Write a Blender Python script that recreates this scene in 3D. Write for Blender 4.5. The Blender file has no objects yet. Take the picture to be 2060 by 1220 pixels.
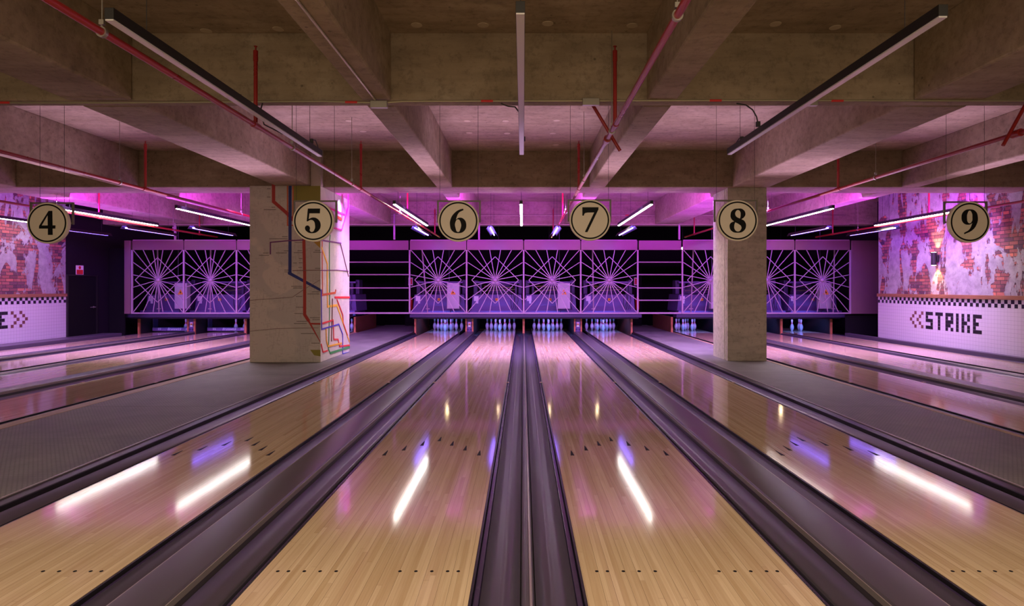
import bpy, bmesh, math, random
from mathutils import Vector
random.seed(7)
SC = bpy.context.scene
COL = SC.collection
H = 1.416; F = 1190.0; VX = 1052.0; VY = 579.0      # eye height, focal length (px), vanishing point of the lanes
# ------------------------------------------------------------------ camera
cam_d = bpy.data.cameras.new('camera'); cam = bpy.data.objects.new('camera', cam_d); COL.objects.link(cam)
cam.location = (0, 0, H); cam.rotation_euler = (math.radians(90), 0, 0)
cam_d.sensor_width = 36.0; cam_d.lens = 36.0 * F / 2060.0
cam_d.shift_x = (1030.0 - VX) / 2060.0
cam_d.shift_y = (VY - 610.0) / 2060.0
cam_d.clip_start = 0.05; cam_d.clip_end = 100
SC.camera = cam
# ------------------------------------------------------------------ view, world, lights
SC.view_settings.view_transform = 'Standard'; SC.view_settings.look = 'None'
SC.view_settings.gamma = 1.0; SC.view_settings.use_curve_mapping = False
SC.view_settings.exposure = 0.0
W = bpy.data.worlds.new('world'); SC.world = W; W.use_nodes = True
bg = W.node_tree.nodes['Background']; bg.inputs[0].default_value = (1.0, 0.76, 0.54, 1); bg.inputs[1].default_value = 0.50

def area(name, loc, rot, sx, sy, energy, color, spread=180):
    d = bpy.data.lights.new(name, 'AREA'); d.shape = 'RECTANGLE'; d.size = sx; d.size_y = sy
    d.energy = energy; d.color = color; d.spread = math.radians(spread)
    o = bpy.data.objects.new(name, d); COL.objects.link(o); o.location = loc; o.rotation_euler = rot
    return o
R = math.radians
def spot(name, loc, target, energy, color, angle, blend=0.6, size=0.05):
    d = bpy.data.lights.new(name, 'SPOT'); d.energy = energy; d.color = color
    d.spot_size = R(angle); d.spot_blend = blend; d.shadow_soft_size = size
    o = bpy.data.objects.new(name, d); COL.objects.link(o); o.location = loc
    o.rotation_euler = (Vector(target) - Vector(loc)).to_track_quat('-Z', 'Y').to_euler()
    return o
MAG = (0.60, 0.02, 0.95)
# warm downlights of the bowlers' area, above and behind the camera
area('bowlers_downlight', (0, 0.2, 3.25), (R(8), 0, 0), 9.0, 1.2, 350, (1.0, 0.80, 0.58))
# added warm fill without a fixture, thrown up against the front ceiling bays
area('front_bay_fill', (-0.5, 0.4, 2.3), (R(180-25), 0, 0), 18.0, 1.0, 85, (1.0, 0.78, 0.52), 150)
# magenta LED strips behind the second cross beam: one grazes the masking, one washes the far lanes
area('magenta_wash', (-1.0, 12.4, 3.27), (R(92), 0, 0), 21.0, 0.12, 760, MAG)
area('lane_wash', (-1.0, 12.0, 3.18), (R(30), 0, 0), 21.0, 0.12, 1150, (0.52, 0.25, 1.0), 100)
# added light standing in for pink floor bounce, up and back over the middle bay
area('middle_bay_fill', (-1.0, 9.3, 2.6), (R(180+28), 0, 0), 21.0, 1.5, 140, (0.90, 0.56, 1.0), 115)
# added unseen sheet of magenta light, thrown up into the far bay
area('far_bay_fill', (-1.0, 13.6, 1.75), (R(180-10), 0, 0), 21.0, 2.4, 800, (0.42, 0.02, 1.0), 150)

# ------------------------------------------------------------------ mesh builder
class MB:
    def __init__(s): s.v = []; s.f = []; s.sm = False
    def add(s, vs, fs):
        n = len(s.v); s.v += [tuple(v) for v in vs]; s.f += [tuple(i + n for i in f) for f in fs]; return s
    def box(s, x0, x1, y0, y1, z0, z1):
        return s.add([(x0,y0,z0),(x1,y0,z0),(x1,y1,z0),(x0,y1,z0),(x0,y0,z1),(x1,y0,z1),(x1,y1,z1),(x0,y1,z1)],
                     [(0,3,2,1),(4,5,6,7),(0,1,5,4),(1,2,6,5),(2,3,7,6),(3,0,4,7)])
    def cbox(s, c, sz): return s.box(c[0]-sz[0]/2,c[0]+sz[0]/2,c[1]-sz[1]/2,c[1]+sz[1]/2,c[2]-sz[2]/2,c[2]+sz[2]/2)
    def frame(s, p, q):
        d = (Vector(q)-Vector(p)).normalized()
        u = d.cross(Vector((0,0,1)))
        if u.length < 1e-3: u = d.cross(Vector((0,1,0)))
        u.normalize(); w = u.cross(d).normalized(); return d, u, w
    def tube(s, p, q, r, n=10, r2=None):
        d, u, w = s.frame(p, q); r2 = r if r2 is None else r2; p = Vector(p); q = Vector(q)
        vs = []
        for c, rr in ((p, r), (q, r2)):
            for k in range(n):
                a = 2*math.pi*k/n; vs.append(c + u*math.cos(a)*rr + w*math.sin(a)*rr)
        fs = [(k, (k+1) % n, n+(k+1) % n, n+k) for k in range(n)] + [tuple(range(n-1,-1,-1)), tuple(range(n,2*n))]
        return s.add(vs, fs)
    def path(s, pts, r, n=8):
        for a, b in zip(pts, pts[1:]): s.tube(a, b, r, n)
        return s
    def bar(s, p, q, w1, h1):
        d, u, w = s.frame(p, q); p = Vector(p); q = Vector(q); vs = []
        for c in (p, q):
            for a, b in ((-1,-1),(1,-1),(1,1),(-1,1)): vs.append(c+u*a*w1/2+w*b*h1/2)
        return s.add(vs, [(0,1,5,4),(1,2,6,5),(2,3,7,6),(3,0,4,7),(3,2,1,0),(4,5,6,7)])
    def lathe(s, c, prof, n=24, axis='z'):
        vs = []; m = len(prof)
        for (h, r) in prof:
            for k in range(n):
                a = 2*math.pi*k/n; x, y = math.cos(a)*r, math.sin(a)*r
                if axis == 'z': vs.append((c[0]+x, c[1]+y, c[2]+h))
                elif axis == 'y': vs.append((c[0]+x, c[1]+h, c[2]+y))
                else: vs.append((c[0]+h, c[1]+x, c[2]+y))
        fs = []
        for i in range(m-1):
            for k in range(n): fs.append((i*n+k, i*n+(k+1) % n, (i+1)*n+(k+1) % n, (i+1)*n+k))
        fs += [tuple(range(n-1,-1,-1)), tuple(range((m-1)*n, m*n))]
        return s.add(vs, fs)
    def sweep_y(s, prof, y0, y1):           # open profile [(x,z)] swept along y
        n = len(prof); vs = [(x,y0,z) for x,z in prof] + [(x,y1,z) for x,z in prof]
        return s.add(vs, [(i, i+1, n+i+1, n+i) for i in range(n-1)])
    def prism_y(s, poly, y0, y1):           # closed polygon [(x,z)] extruded along y
        n = len(poly); vs = [(x,y0,z) for x,z in poly] + [(x,y1,z) for x,z in poly]
        return s.add(vs, [(i,(i+1)%n,n+(i+1)%n,n+i) for i in range(n)] + [tuple(range(n-1,-1,-1)), tuple(range(n,2*n))])
    def prism_long(s, poly, y0, y1, step=0.4):     # the same, cut into short lengths so the long curved faces shade cleanly
        n = len(poly); m = max(1, int(round((y1-y0)/step)))
        vs = [(x, y0+(y1-y0)*j/m, z) for j in range(m+1) for x, z in poly]
        fs = [(j*n+i, j*n+(i+1) % n, (j+1)*n+(i+1) % n, (j+1)*n+i) for j in range(m) for i in range(n)]
        return s.add(vs, fs + [tuple(range(n-1,-1,-1)), tuple(range(m*n, (m+1)*n))])
    def prism_z(s, poly, z0, z1):
        n = len(poly); vs = [(x,y,z0) for x,y in poly] + [(x,y,z1) for x,y in poly]
        return s.add(vs, [(i,(i+1)%n,n+(i+1)%n,n+i) for i in range(n)] + [tuple(range(n-1,-1,-1)), tuple(range(n,2*n))])

ORG = {}
def finish_mesh(me, smooth, angle=40):
    bm = bmesh.new(); bm.from_mesh(me)
    bmesh.ops.recalc_face_normals(bm, faces=bm.faces)
    if smooth:
        for f in bm.faces: f.smooth = True
        for e in bm.edges:
            if len(e.link_faces) == 2 and e.calc_face_angle(0) > R(angle): e.smooth = False
    bm.to_mesh(me); bm.free()
def build(mb, name, mat, parent=None, smooth=False, bevel=0, kind=None, recalc=True, origin=None):
    if parent is not None: o0 = ORG[parent.name]
    elif origin is not None: o0 = Vector(origin)
    else:
        xs = [v[0] for v in mb.v]; ys = [v[1] for v in mb.v]; zs = [v[2] for v in mb.v]
        o0 = Vector(((min(xs)+max(xs))/2, (min(ys)+max(ys))/2, min(zs)))
    me = bpy.data.meshes.new(name)
    me.from_pydata([tuple(Vector(v)-o0) for v in mb.v], [], mb.f); me.update()
    if recalc: finish_mesh(me, smooth)
    elif smooth:
        for p in me.polygons: p.use_smooth = True
    me.materials.append(mat)
    o = bpy.data.objects.new(name, me); COL.objects.link(o)
    if parent is not None: o.parent = parent
    else: o.location = o0
    ORG[o.name] = o0
    if bevel:
        m = o.modifiers.new('bevel', 'BEVEL'); m.width = bevel; m.segments = 2; m.limit_method = 'ANGLE'
    if kind: o['kind'] = kind
    return o
def tag(o, label=None, cat=None, group=None, kind=None):
    if label: o['label'] = label
    if cat: o['category'] = cat
    if group: o['group'] = group
    if kind: o['kind'] = kind
    return o
def thing(name, label, cat, loc, group=None):
    o = bpy.data.objects.new(name, None); COL.objects.link(o); o.location = loc; o.empty_display_size = 0.1
    ORG[o.name] = Vector(loc); tag(o, label, cat, group); return o
KIDS = {}
def copy_tree(o, parent=None):
    c = o.copy(); COL.objects.link(c)
    if parent is not None: c.parent = parent
    for ch in list(o.children): copy_tree(ch, c)
    return c

# ------------------------------------------------------------------ materials
def new_mat(name):
    m = bpy.data.materials.new(name); m.use_nodes = True
    nt = m.node_tree; p = nt.nodes['Principled BSDF']; return m, nt, p
def plain(name, col, rough=0.5, metal=0.0, spec=0.5, emit=None, es=0, coat=0):
    m, nt, p = new_mat(name)
    p.inputs['Base Color'].default_value = (*col, 1); p.inputs['Roughness'].default_value = rough
    p.inputs['Metallic'].default_value = metal; p.inputs['Specular IOR Level'].default_value = spec
    p.inputs['Coat Weight'].default_value = coat
    if emit: p.inputs['Emission Color'].default_value = (*emit, 1); p.inputs['Emission Strength'].default_value = es
    return m
class N:
    def __init__(s, nt): s.nt = nt
    def n(s, t, **kw):
        x = s.nt.nodes.new(t)
        for k, v in kw.items(): setattr(x, k, v)
        return x
    def l(s, a, b): s.nt.links.new(a, b)
    def setin(s, sock, v):
        if isinstance(v, (int, float, tuple)): sock.default_value = v
        else: s.l(v, sock)
    def math(s, op, a, b=0.0, c=None):
        x = s.n('ShaderNodeMath', operation=op); s.setin(x.inputs[0], a); s.setin(x.inputs[1], b)
        if c is not None: s.setin(x.inputs[2], c)
        return x.outputs[0]
    def mix(s, f, a, b, mode='MIX'):
        x = s.n('ShaderNodeMix', data_type='RGBA', blend_type=mode); s.setin(x.inputs[0], f)
        for sock, v in ((x.inputs[6], a), (x.inputs[7], b)):
            if isinstance(v, tuple): sock.default_value = (*v[:3], 1)
            else: s.l(v, sock)
        return x.outputs[2]
    def ramp(s, f, stops):
        x = s.n('ShaderNodeValToRGB'); s.l(f, x.inputs[0]); el = x.color_ramp.elements
        while len(el) > 1: el.remove(el[-1])
        el[0].position = stops[0][0]; el[0].color = (*stops[0][1], 1)
        for p, c in stops[1:]:
            e = el.new(p); e.color = (*c, 1)
        return x.outputs[0]
    def obj(s): return s.n('ShaderNodeTexCoord').outputs['Object']
    def geo(s): return s.n('ShaderNodeNewGeometry').outputs['Position']
    def map(s, v, sc=(1,1,1), rot=(0,0,0)):
        x = s.n('ShaderNodeMapping'); s.l(v, x.inputs[0]); x.inputs['Scale'].default_value = sc; x.inputs['Rotation'].default_value = rot; return x.outputs[0]
    def noise(s, v, scale, detail=4, rough=0.55, dist=0):
        x = s.n('ShaderNodeTexNoise'); s.l(v, x.inputs['Vector']); x.inputs['Scale'].default_value = scale
        x.inputs['Detail'].default_value = detail; x.inputs['Roughness'].default_value = rough; x.inputs['Distortion'].default_value = dist
        return x.outputs['Fac']
    def bump(s, h, strength, dist, p):
        x = s.n('ShaderNodeBump'); s.l(h, x.inputs['Height']); x.inputs['Strength'].default_value = strength; x.inputs['Distance'].default_value = dist
        s.l(x.outputs[0], p.inputs['Normal'])
def g3(v): return (v, v, v)

def mat_lane():
    m, nt, p = new_mat('maple_lane'); k = N(nt); v = k.geo()
    sx = k.n('ShaderNodeSeparateXYZ'); k.l(v, sx.inputs[0])
    u = k.math('DIVIDE', sx.outputs[0], 0.0268); i = k.math('FLOOR', u); fr = k.math('FRACT', u)
    wn = k.n('ShaderNodeTexWhiteNoise', noise_dimensions='1D'); k.l(i, wn.inputs['W'])
    yy = k.math('ADD', k.math('DIVIDE', sx.outputs[1], 1.5), k.math('MULTIPLY', wn.outputs[0], 13.0)); j = k.math('FLOOR', yy)
    cb = k.n('ShaderNodeCombineXYZ'); k.l(i, cb.inputs[0]); k.l(j, cb.inputs[1])
    w2 = k.n('ShaderNodeTexWhiteNoise', noise_dimensions='2D'); k.l(cb.outputs[0], w2.inputs['Vector'])
    c = k.ramp(w2.outputs[0], [(0, (0.47,0.335,0.205)), (0.35, (0.53,0.395,0.26)), (0.7, (0.56,0.425,0.285)), (1, (0.60,0.46,0.315))])
    gr = k.noise(k.map(v, (90, 2.2, 1)), 1.0, 5, 0.6, 0.6)
    c = k.mix(0.45, c, k.ramp(gr, [(0.3, (0.72,0.62,0.5)), (0.65, (1,1,1))]), 'MULTIPLY')
    grp = k.math('LESS_THAN', k.math('FRACT', k.math('MULTIPLY', i, 0.3819)), 0.36)
    seam = k.math('LESS_THAN', fr, 0.055)
    sd = k.math('MULTIPLY', seam, k.math('ADD', 0.25, k.math('MULTIPLY', grp, 0.6)))
    c = k.mix(sd, c, (0.10, 0.06, 0.035))
    ends = k.math('MULTIPLY', k.math('LESS_THAN', k.math('FRACT', yy), 0.003), 0.22)
    c = k.mix(ends, c, (0.16, 0.09, 0.05))
    k.l(c, p.inputs['Base Color'])
    rg = k.noise(k.map(v, (25, 1.0, 1)), 1.0, 3)
    k.l(k.math('ADD', 0.05, k.math('MULTIPLY', rg, 0.07)), p.inputs['Roughness'])
    p.inputs['Specular IOR Level'].default_value = 0.38
    return m
def mat_concrete(name, c1, c2, c3, bumpd=0.01):
    m, nt, p = new_mat(name); k = N(nt); v = k.geo()
    a = k.noise(v, 0.9, 6, 0.65, 0.4); b = k.noise(k.map(v, (1.2, 6, 6)), 1.5, 5, 0.6); s = k.noise(v, 14, 4, 0.7)
    c = k.ramp(a, [(0.3, c1), (0.52, c2), (0.72, c3)])
    c = k.mix(0.55, c, k.ramp(b, [(0.35, g3(0.62)), (0.6, g3(1.0))]), 'MULTIPLY')
    c = k.mix(0.5, c, k.ramp(s, [(0.32, g3(0.5)), (0.5, g3(1.0))]), 'MULTIPLY')
    # shuttering board seams and small pock marks
    vo = k.n('ShaderNodeTexVoronoi'); k.l(v, vo.inputs['Vector']); vo.inputs['Scale'].default_value = 5.5
    pit = k.math('LESS_THAN', vo.outputs['Distance'], 0.07)
    c = k.mix(k.math('MULTIPLY', pit, 0.5), c, (0.05,0.04,0.03))
    k.l(c, p.inputs['Base Color']); p.inputs['Roughness'].default_value = 0.85; p.inputs['Specular IOR Level'].default_value = 0.2
    h = k.math('ADD', k.math('MULTIPLY', a, 1.0), k.math('ADD', k.math('MULTIPLY', b, 0.5), k.math('MULTIPLY', s, 0.35)))
    k.bump(h, 0.5, bumpd, p)
    return m
def mat_gutter(name, base, rough, ribs=0.0):
    m, nt, p = new_mat(name); k = N(nt); v = k.geo()
    st = k.noise(k.map(v, (0.6, 0.5, 0.6)), 1.0, 1)
    c = k.mix(st, tuple(x*0.9 for x in base), tuple(min(1, x*1.12) for x in base)); k.l(c, p.inputs['Base Color'])
    k.l(k.math('ADD', rough-0.02, k.math('MULTIPLY', st, 0.05)), p.inputs['Roughness'])
    p.inputs['Metallic'].default_value = ribs; p.inputs['Specular IOR Level'].default_value = 0.95
    return m
def mat_walkway():
    m, nt, p = new_mat('studded_walkway'); k = N(nt); v = k.geo()
    br = k.n('ShaderNodeTexBrick'); k.l(k.map(v, (1,1,1)), br.inputs['Vector']); br.offset = 0.5
    br.inputs['Scale'].default_value = 1.0; br.inputs['Brick Width'].default_value = 0.036; br.inputs['Row Height'].default_value = 0.022
    br.inputs['Mortar Size'].default_value = 0.006; br.inputs['Mortar Smooth'].default_value = 0.6
    st = k.noise(v, 1.6, 6, 0.7, 0.5)
    c = k.ramp(st, [(0.3, (0.11,0.104,0.098)), (0.55, (0.20,0.19,0.176)), (0.75, (0.28,0.265,0.247))])
    c = k.mix(k.math('MULTIPLY', br.outputs['Fac'], 0.55), c, (0.03,0.028,0.026))
    k.l(c, p.inputs['Base Color'])
    k.l(k.math('ADD', 0.42, k.math('MULTIPLY', st, 0.2)), p.inputs['Roughness'])
    k.bump(k.math('SUBTRACT', 1.0, br.outputs['Fac']), 0.5, 0.003, p)
    return m
def mat_brick(name, plx):
    m, nt, p = new_mat(name); k = N(nt); v = k.geo()
    sx = k.n('ShaderNodeSeparateXYZ'); k.l(v, sx.inputs[0]); cb = k.n('ShaderNodeCombineXYZ')
    k.l(sx.outputs[1], cb.inputs[0]); k.l(sx.outputs[2], cb.inputs[1])
    br = k.n('ShaderNodeTexBrick'); k.l(cb.outputs[0], br.inputs['Vector']); br.offset = 0.5
    br.inputs['Scale'].default_value = 1.0; br.inputs['Brick Width'].default_value = 0.215; br.inputs['Row Height'].default_value = 0.078
    br.inputs['Mortar Size'].default_value = 0.007; br.inputs['Bias'].default_value = 0.0
    br.inputs['Color1'].default_value = (0.52,0.17,0.12,1); br.inputs['Color2'].default_value = (0.10,0.045,0.08,1); br.inputs['Mortar'].default_value = (0.07,0.05,0.05,1)
    fl = k.n('ShaderNodeTexWhiteNoise', noise_dimensions='2D')
    fx = k.math('FLOOR', k.math('DIVIDE', sx.outputs[1], 0.43)); fy = k.math('FLOOR', k.math('DIVIDE', sx.outputs[2], 0.078))
    c2 = k.n('ShaderNodeCombineXYZ'); k.l(fx, c2.inputs[0]); k.l(fy, c2.inputs[1]); k.l(c2.outputs[0], fl.inputs['Vector'])
    tint = k.ramp(fl.outputs[0], [(0, (0.5,0.55,0.75)), (0.25, (0.8,0.7,0.7)), (0.6, (1,1,1)), (1, (1.4,1.25,1.0))])
    c = k.mix(0.8, br.outputs['Color'], tint, 'MULTIPLY')
    c = k.mix(0.35, c, k.ramp(k.noise(v, 30, 4), [(0.3, g3(0.5)), (0.7, g3(1.3))]), 'MULTIPLY')
    pn = k.noise(k.map(cb.outputs[0], (1.9, 0.8, 1)), 1.2, 6, 0.66, 0.5)
    mask = k.n('ShaderNodeMapRange'); k.l(pn, mask.inputs[0]); mask.inputs[1].default_value = plx-0.012; mask.inputs[2].default_value = plx+0.012
    pt = k.noise(v, 6, 8, 0.7); pcol = k.ramp(pt, [(0.3, (0.24,0.22,0.23)), (0.6, (0.40,0.37,0.38)), (0.8, (0.48,0.45,0.45))])
    k.l(k.mix(mask.outputs[0], c, pcol), p.inputs['Base Color']); p.inputs['Roughness'].default_value = 0.8
    hb = k.math('MULTIPLY', k.math('SUBTRACT', 1.0, br.outputs['Fac']), 0.5)
    hh = k.mix(mask.outputs[0], hb, k.math('ADD', 0.9, k.math('MULTIPLY', pt, 0.9)))
    k.bump(hh, 0.8, 0.02, p)
    return m
def mat_tile():
    m, nt, p = new_mat('white_wall_tile'); k = N(nt); v = k.geo()
    sx = k.n('ShaderNodeSeparateXYZ'); k.l(v, sx.inputs[0]); T = 0.083
    a = k.math('LESS_THAN', k.math('FRACT', k.math('DIVIDE', k.math('SUBTRACT', sx.outputs[1], 0.062), T)), 0.05)
    b = k.math('LESS_THAN', k.math('FRACT', k.math('DIVIDE', k.math('SUBTRACT', sx.outputs[2], 1.17-15*T), T)), 0.05)
    g = k.math('MAXIMUM', a, b)
    c = k.mix(g, (0.56,0.53,0.56), (0.34,0.32,0.34)); k.l(c, p.inputs['Base Color'])
    p.inputs['Roughness'].default_value = 0.22
    k.bump(k.math('SUBTRACT', 1.0, g), 0.3, 0.002, p)
    return m
def mat_wood(name, c1, c2, scale=(1.5, 20, 20), rough=0.5):
    m, nt, p = new_mat(name); k = N(nt); v = k.geo()
    n_ = k.noise(k.map(v, scale), 1.0, 6, 0.6, 1.0)
    k.l(k.ramp(n_, [(0.3, c1), (0.7, c2)]), p.inputs['Base Color']); p.inputs['Roughness'].default_value = rough
    return m
def mat_paper():
    m, nt, p = new_mat('map_wallpaper'); k = N(nt); v = k.geo()
    a = k.noise(v, 0.9, 3); c = k.ramp(a, [(0.46, (0.62,0.55,0.48)), (0.50, (0.54,0.49,0.44)), (0.60, (0.54,0.49,0.44)), (0.62, (0.65,0.57,0.49))])
    # faint street grid and lettering of the map print
    g = k.noise(k.map(v, (42, 42, 7)), 1.0, 2, 0.6); g2 = k.noise(k.map(v, (11, 11, 60)), 1.0, 2, 0.6); f = k.noise(v, 3.0, 2)
    l1 = k.math('MULTIPLY', k.math('GREATER_THAN', g, 0.61), 0.28); l2 = k.math('MULTIPLY', k.math('GREATER_THAN', g2, 0.61), 0.28)
    msk = k.math('MULTIPLY', k.math('MAXIMUM', l1, l2), k.math('GREATER_THAN', f, 0.45))
    c = k.mix(msk, c, (0.30,0.24,0.20))
    k.l(c, p.inputs['Base Color']); p.inputs['Roughness'].default_value = 0.55
    k.bump(k.noise(v, 8, 4), 0.3, 0.004, p)
    return m
def mat_paint_metal(name, base, rough, metal):
    m, nt, p = new_mat(name); k = N(nt); v = k.geo()
    s = k.noise(v, 4, 5, 0.6)
    k.l(k.mix(s, tuple(x*0.85 for x in base), base), p.inputs['Base Color'])
    k.l(k.math('ADD', rough-0.05, k.math('MULTIPLY', s, 0.12)), p.inputs['Roughness']); p.inputs['Metallic'].default_value = metal
    return m

M = {}
M['lane'] = mat_lane()
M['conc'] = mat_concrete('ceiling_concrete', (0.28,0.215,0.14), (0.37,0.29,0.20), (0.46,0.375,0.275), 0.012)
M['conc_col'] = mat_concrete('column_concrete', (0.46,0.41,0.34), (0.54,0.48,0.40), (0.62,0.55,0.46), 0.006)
M['plug'] = plain('plug_mortar', (0.46,0.38,0.27), 0.9)
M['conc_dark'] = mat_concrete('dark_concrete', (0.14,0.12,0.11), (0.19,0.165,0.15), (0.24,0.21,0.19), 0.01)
M['gutter'] = mat_gutter('gutter_plastic', (0.12,0.104,0.132), 0.34, 0.65)
M['cover'] = mat_gutter('return_cover', (0.05,0.042,0.05), 0.32, 0.1)
M['blackpl'] = plain('black_plastic', (0.012,0.011,0.013), 0.35)
M['bumper'] = plain('purple_black_rail', (0.035,0.022,0.06), 0.25)
M['walk'] = mat_walkway()
M['strip'] = mat_wood('wood_edge', (0.30,0.19,0.10), (0.45,0.31,0.18), (20, 1.5, 20))
M['edge'] = plain('metal_edging', (0.45,0.40,0.37), 0.35, 0.7)
M['black'] = plain('black_paint', (0.010,0.006,0.011), 0.8, spec=0.2)
M['void'] = plain('dark_paint', (0.005,0.0045,0.005), 0.85, spec=0.15)
M['brick_r'] = mat_brick('peeling_brick', 0.472)
M['brick_l'] = mat_brick('peeling_brick_left', 0.49)
M['tile'] = mat_tile()
M['tblack'] = plain('black_tile', (0.02,0.018,0.022), 0.15)
M['tbrown'] = plain('brown_tile', (0.16,0.07,0.06), 0.2)
M['ledge'] = mat_wood('ledge_wood', (0.20,0.085,0.04), (0.32,0.15,0.07), (20, 1.2, 20))
M['plinth'] = plain('grey_plinth', (0.09,0.07,0.09), 0.4)
M['paper'] = mat_paper()
M['grille'] = mat_paint_metal('grille_metal', (0.40,0.28,0.35), 0.4, 0.2)
M['fascia'] = mat_paint_metal('fascia_sheet', (0.20,0.11,0.12), 0.3, 0.15)
M['mach'] = mat_paint_metal('machine_cover', (0.14,0.09,0.26), 0.45, 0.1)
M['mdark'] = mat_paint_metal('machine_frame', (0.055,0.04,0.10), 0.45, 0.3)
M['brass'] = plain('worn_brass', (0.40,0.42,0.14), 0.35, 0.8)
M['cabinet'] = plain('cabinet_steel', (0.50,0.46,0.47), 0.45, 0.1)
M['yellow'] = plain('yellow_paint', (0.85,0.50,0.03), 0.5)
M['orange'] = plain('orange_print', (0.85,0.35,0.03), 0.5)
M['redpl'] = plain('red_plastic', (0.65,0.03,0.03), 0.4)
M['white'] = plain('white_print', (0.78,0.76,0.76), 0.5)
M['ink'] = plain('black_ink', (0.006,0.006,0.006), 0.6, spec=0.15)
M['klit'] = mat_wood('kickback_ply_lit', (0.38,0.13,0.045), (0.60,0.24,0.09), (20, 20, 2))  # front edges only: the light they catch is put into the wood colour
M['kshade'] = plain('kickback_shaded', (0.02,0.014,0.014), 0.6)  # boards inside the pin decks: their shade is put into the colour
M['kdim'] = mat_wood('kickback_ply_dim', (0.12,0.045,0.02), (0.19,0.075,0.035), (20, 20, 2))  # darker copy of the plywood, dim light put into the colour
M['clip'] = plain('joint_clip_tan', (0.45,0.28,0.18), 0.4)
M['pin'] = plain('pin_plastic', (0.62,0.64,0.68), 0.2, coat=0.3)
M['pinred'] = plain('pin_red', (0.60,0.03,0.04), 0.3)
M['sign'] = plain('sign_cream', (0.84,0.75,0.60), 0.5)
M['sframe'] = plain('bracket_metal', (0.15,0.13,0.10), 0.5, 0.3)
M['pipe'] = mat_paint_metal('sprinkler_red', (0.34,0.022,0.022), 0.28, 0.0)
M['galv'] = plain('galvanised_steel', (0.36,0.33,0.28), 0.4, 0.7)
M['wire'] = plain('dark_wire', (0.03,0.028,0.028), 0.6)
M['cond'] = plain('conduit_metal', (0.42,0.38,0.26), 0.35, 0.6)
M['lblack'] = plain('lamp_housing', (0.012,0.011,0.010), 0.45)
M['loff'] = plain('diffuser_off', (0.62,0.60,0.58), 0.2)
M['lon'] = plain('diffuser_lit', (1,1,1), 0.5, emit=(1.0,0.95,0.84), es=44)
M['uv'] = plain('uv_tube', (0.3,0.2,0.9), 0.4, emit=(0.20,0.11,1.0), es=26)
M['warm'] = plain('warm_bulb', (1,0.9,0.7), 0.4, emit=(1.0,0.72,0.38), es=60)
M['sconce'] = plain('sconce_glow', (1,0.8,0.5), 0.4, emit=(1.0,0.70,0.36), es=18)
M['print_text'] = plain('lilac_print', (0.75,0.68,0.78), 0.5)
M['board'] = plain('sweep_board', (0.22,0.13,0.32), 0.4)
M['maroon'] = plain('line_red', (0.42,0.03,0.02), 0.5)
for nm, c in (('m_blue',(0.02,0.03,0.20)),('m_or',(0.60,0.10,0.02)),('m_pur',(0.17,0.03,0.16)),('m_thin',(0.22,0.10,0.10)),('m_oliv',(0.27,0.23,0.03)),
              ('m_must',(0.45,0.25,0.02)),('m_yel',(0.80,0.42,0.02)),('m_grn',(0.05,0.28,0.07)),('m_red',(0.70,0.03,0.03)),('m_cob',(0.06,0.05,0.45)),('m_pink',(0.75,0.05,0.25)),('m_ink',(0.13,0.10,0.08))):
    M[nm] = plain(nm, c, 0.5)

# ------------------------------------------------------------------ room shell
XL, XR, ZC, ZB = -12.5, 9.72, 3.98, 3.30
YN, YF = -4.0, 24.0
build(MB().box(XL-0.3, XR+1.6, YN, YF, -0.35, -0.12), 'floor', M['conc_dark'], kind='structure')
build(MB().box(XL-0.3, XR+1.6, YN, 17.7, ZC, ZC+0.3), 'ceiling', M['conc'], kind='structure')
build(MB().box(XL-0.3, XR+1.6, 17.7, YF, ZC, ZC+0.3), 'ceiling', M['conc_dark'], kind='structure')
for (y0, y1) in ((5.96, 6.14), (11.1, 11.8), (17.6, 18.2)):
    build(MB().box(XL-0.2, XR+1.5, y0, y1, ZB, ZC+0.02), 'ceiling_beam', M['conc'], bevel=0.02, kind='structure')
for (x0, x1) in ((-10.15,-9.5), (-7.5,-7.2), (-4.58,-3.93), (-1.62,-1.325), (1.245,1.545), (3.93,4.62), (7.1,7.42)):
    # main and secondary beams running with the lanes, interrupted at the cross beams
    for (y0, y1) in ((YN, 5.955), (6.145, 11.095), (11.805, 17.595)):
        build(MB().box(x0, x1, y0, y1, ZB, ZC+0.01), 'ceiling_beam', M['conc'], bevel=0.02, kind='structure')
CEIL = bpy.data.objects['ceiling']
for (px, py) in ((415,62),(560,58),(838,50),(972,50),(1102,47),(1272,51),(1680,55),(1560,48),(702,243),(730,264),(940,243),(1017,243),(1120,242),(944,267),(1020,268),(1112,268),(1118,291),(1310,243),(1345,290)):
    Y_ = (ZC-H)*F/(VY-py); X_ = (px-VX)*Y_/F
    build(MB().lathe((X_, Y_, ZC-0.006), [(0, 0.052), (0.005, 0.056)], 20), 'formwork_plug', M['plug'], CEIL)
BX = ((-10.15,-9.5), (-7.5,-7.2), (-4.58,-3.93), (-1.62,-1.325), (1.245,1.545), (3.93,4.62), (7.1,7.42))
def ceil_z(x, y):
    if any(a-0.01 <= x <= b+0.01 for a, b in BX) or any(a <= y <= b for a, b in ((5.96,6.14),(11.1,11.8),(17.6,18.2))): return ZB
    return ZC
T = 0.083
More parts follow.
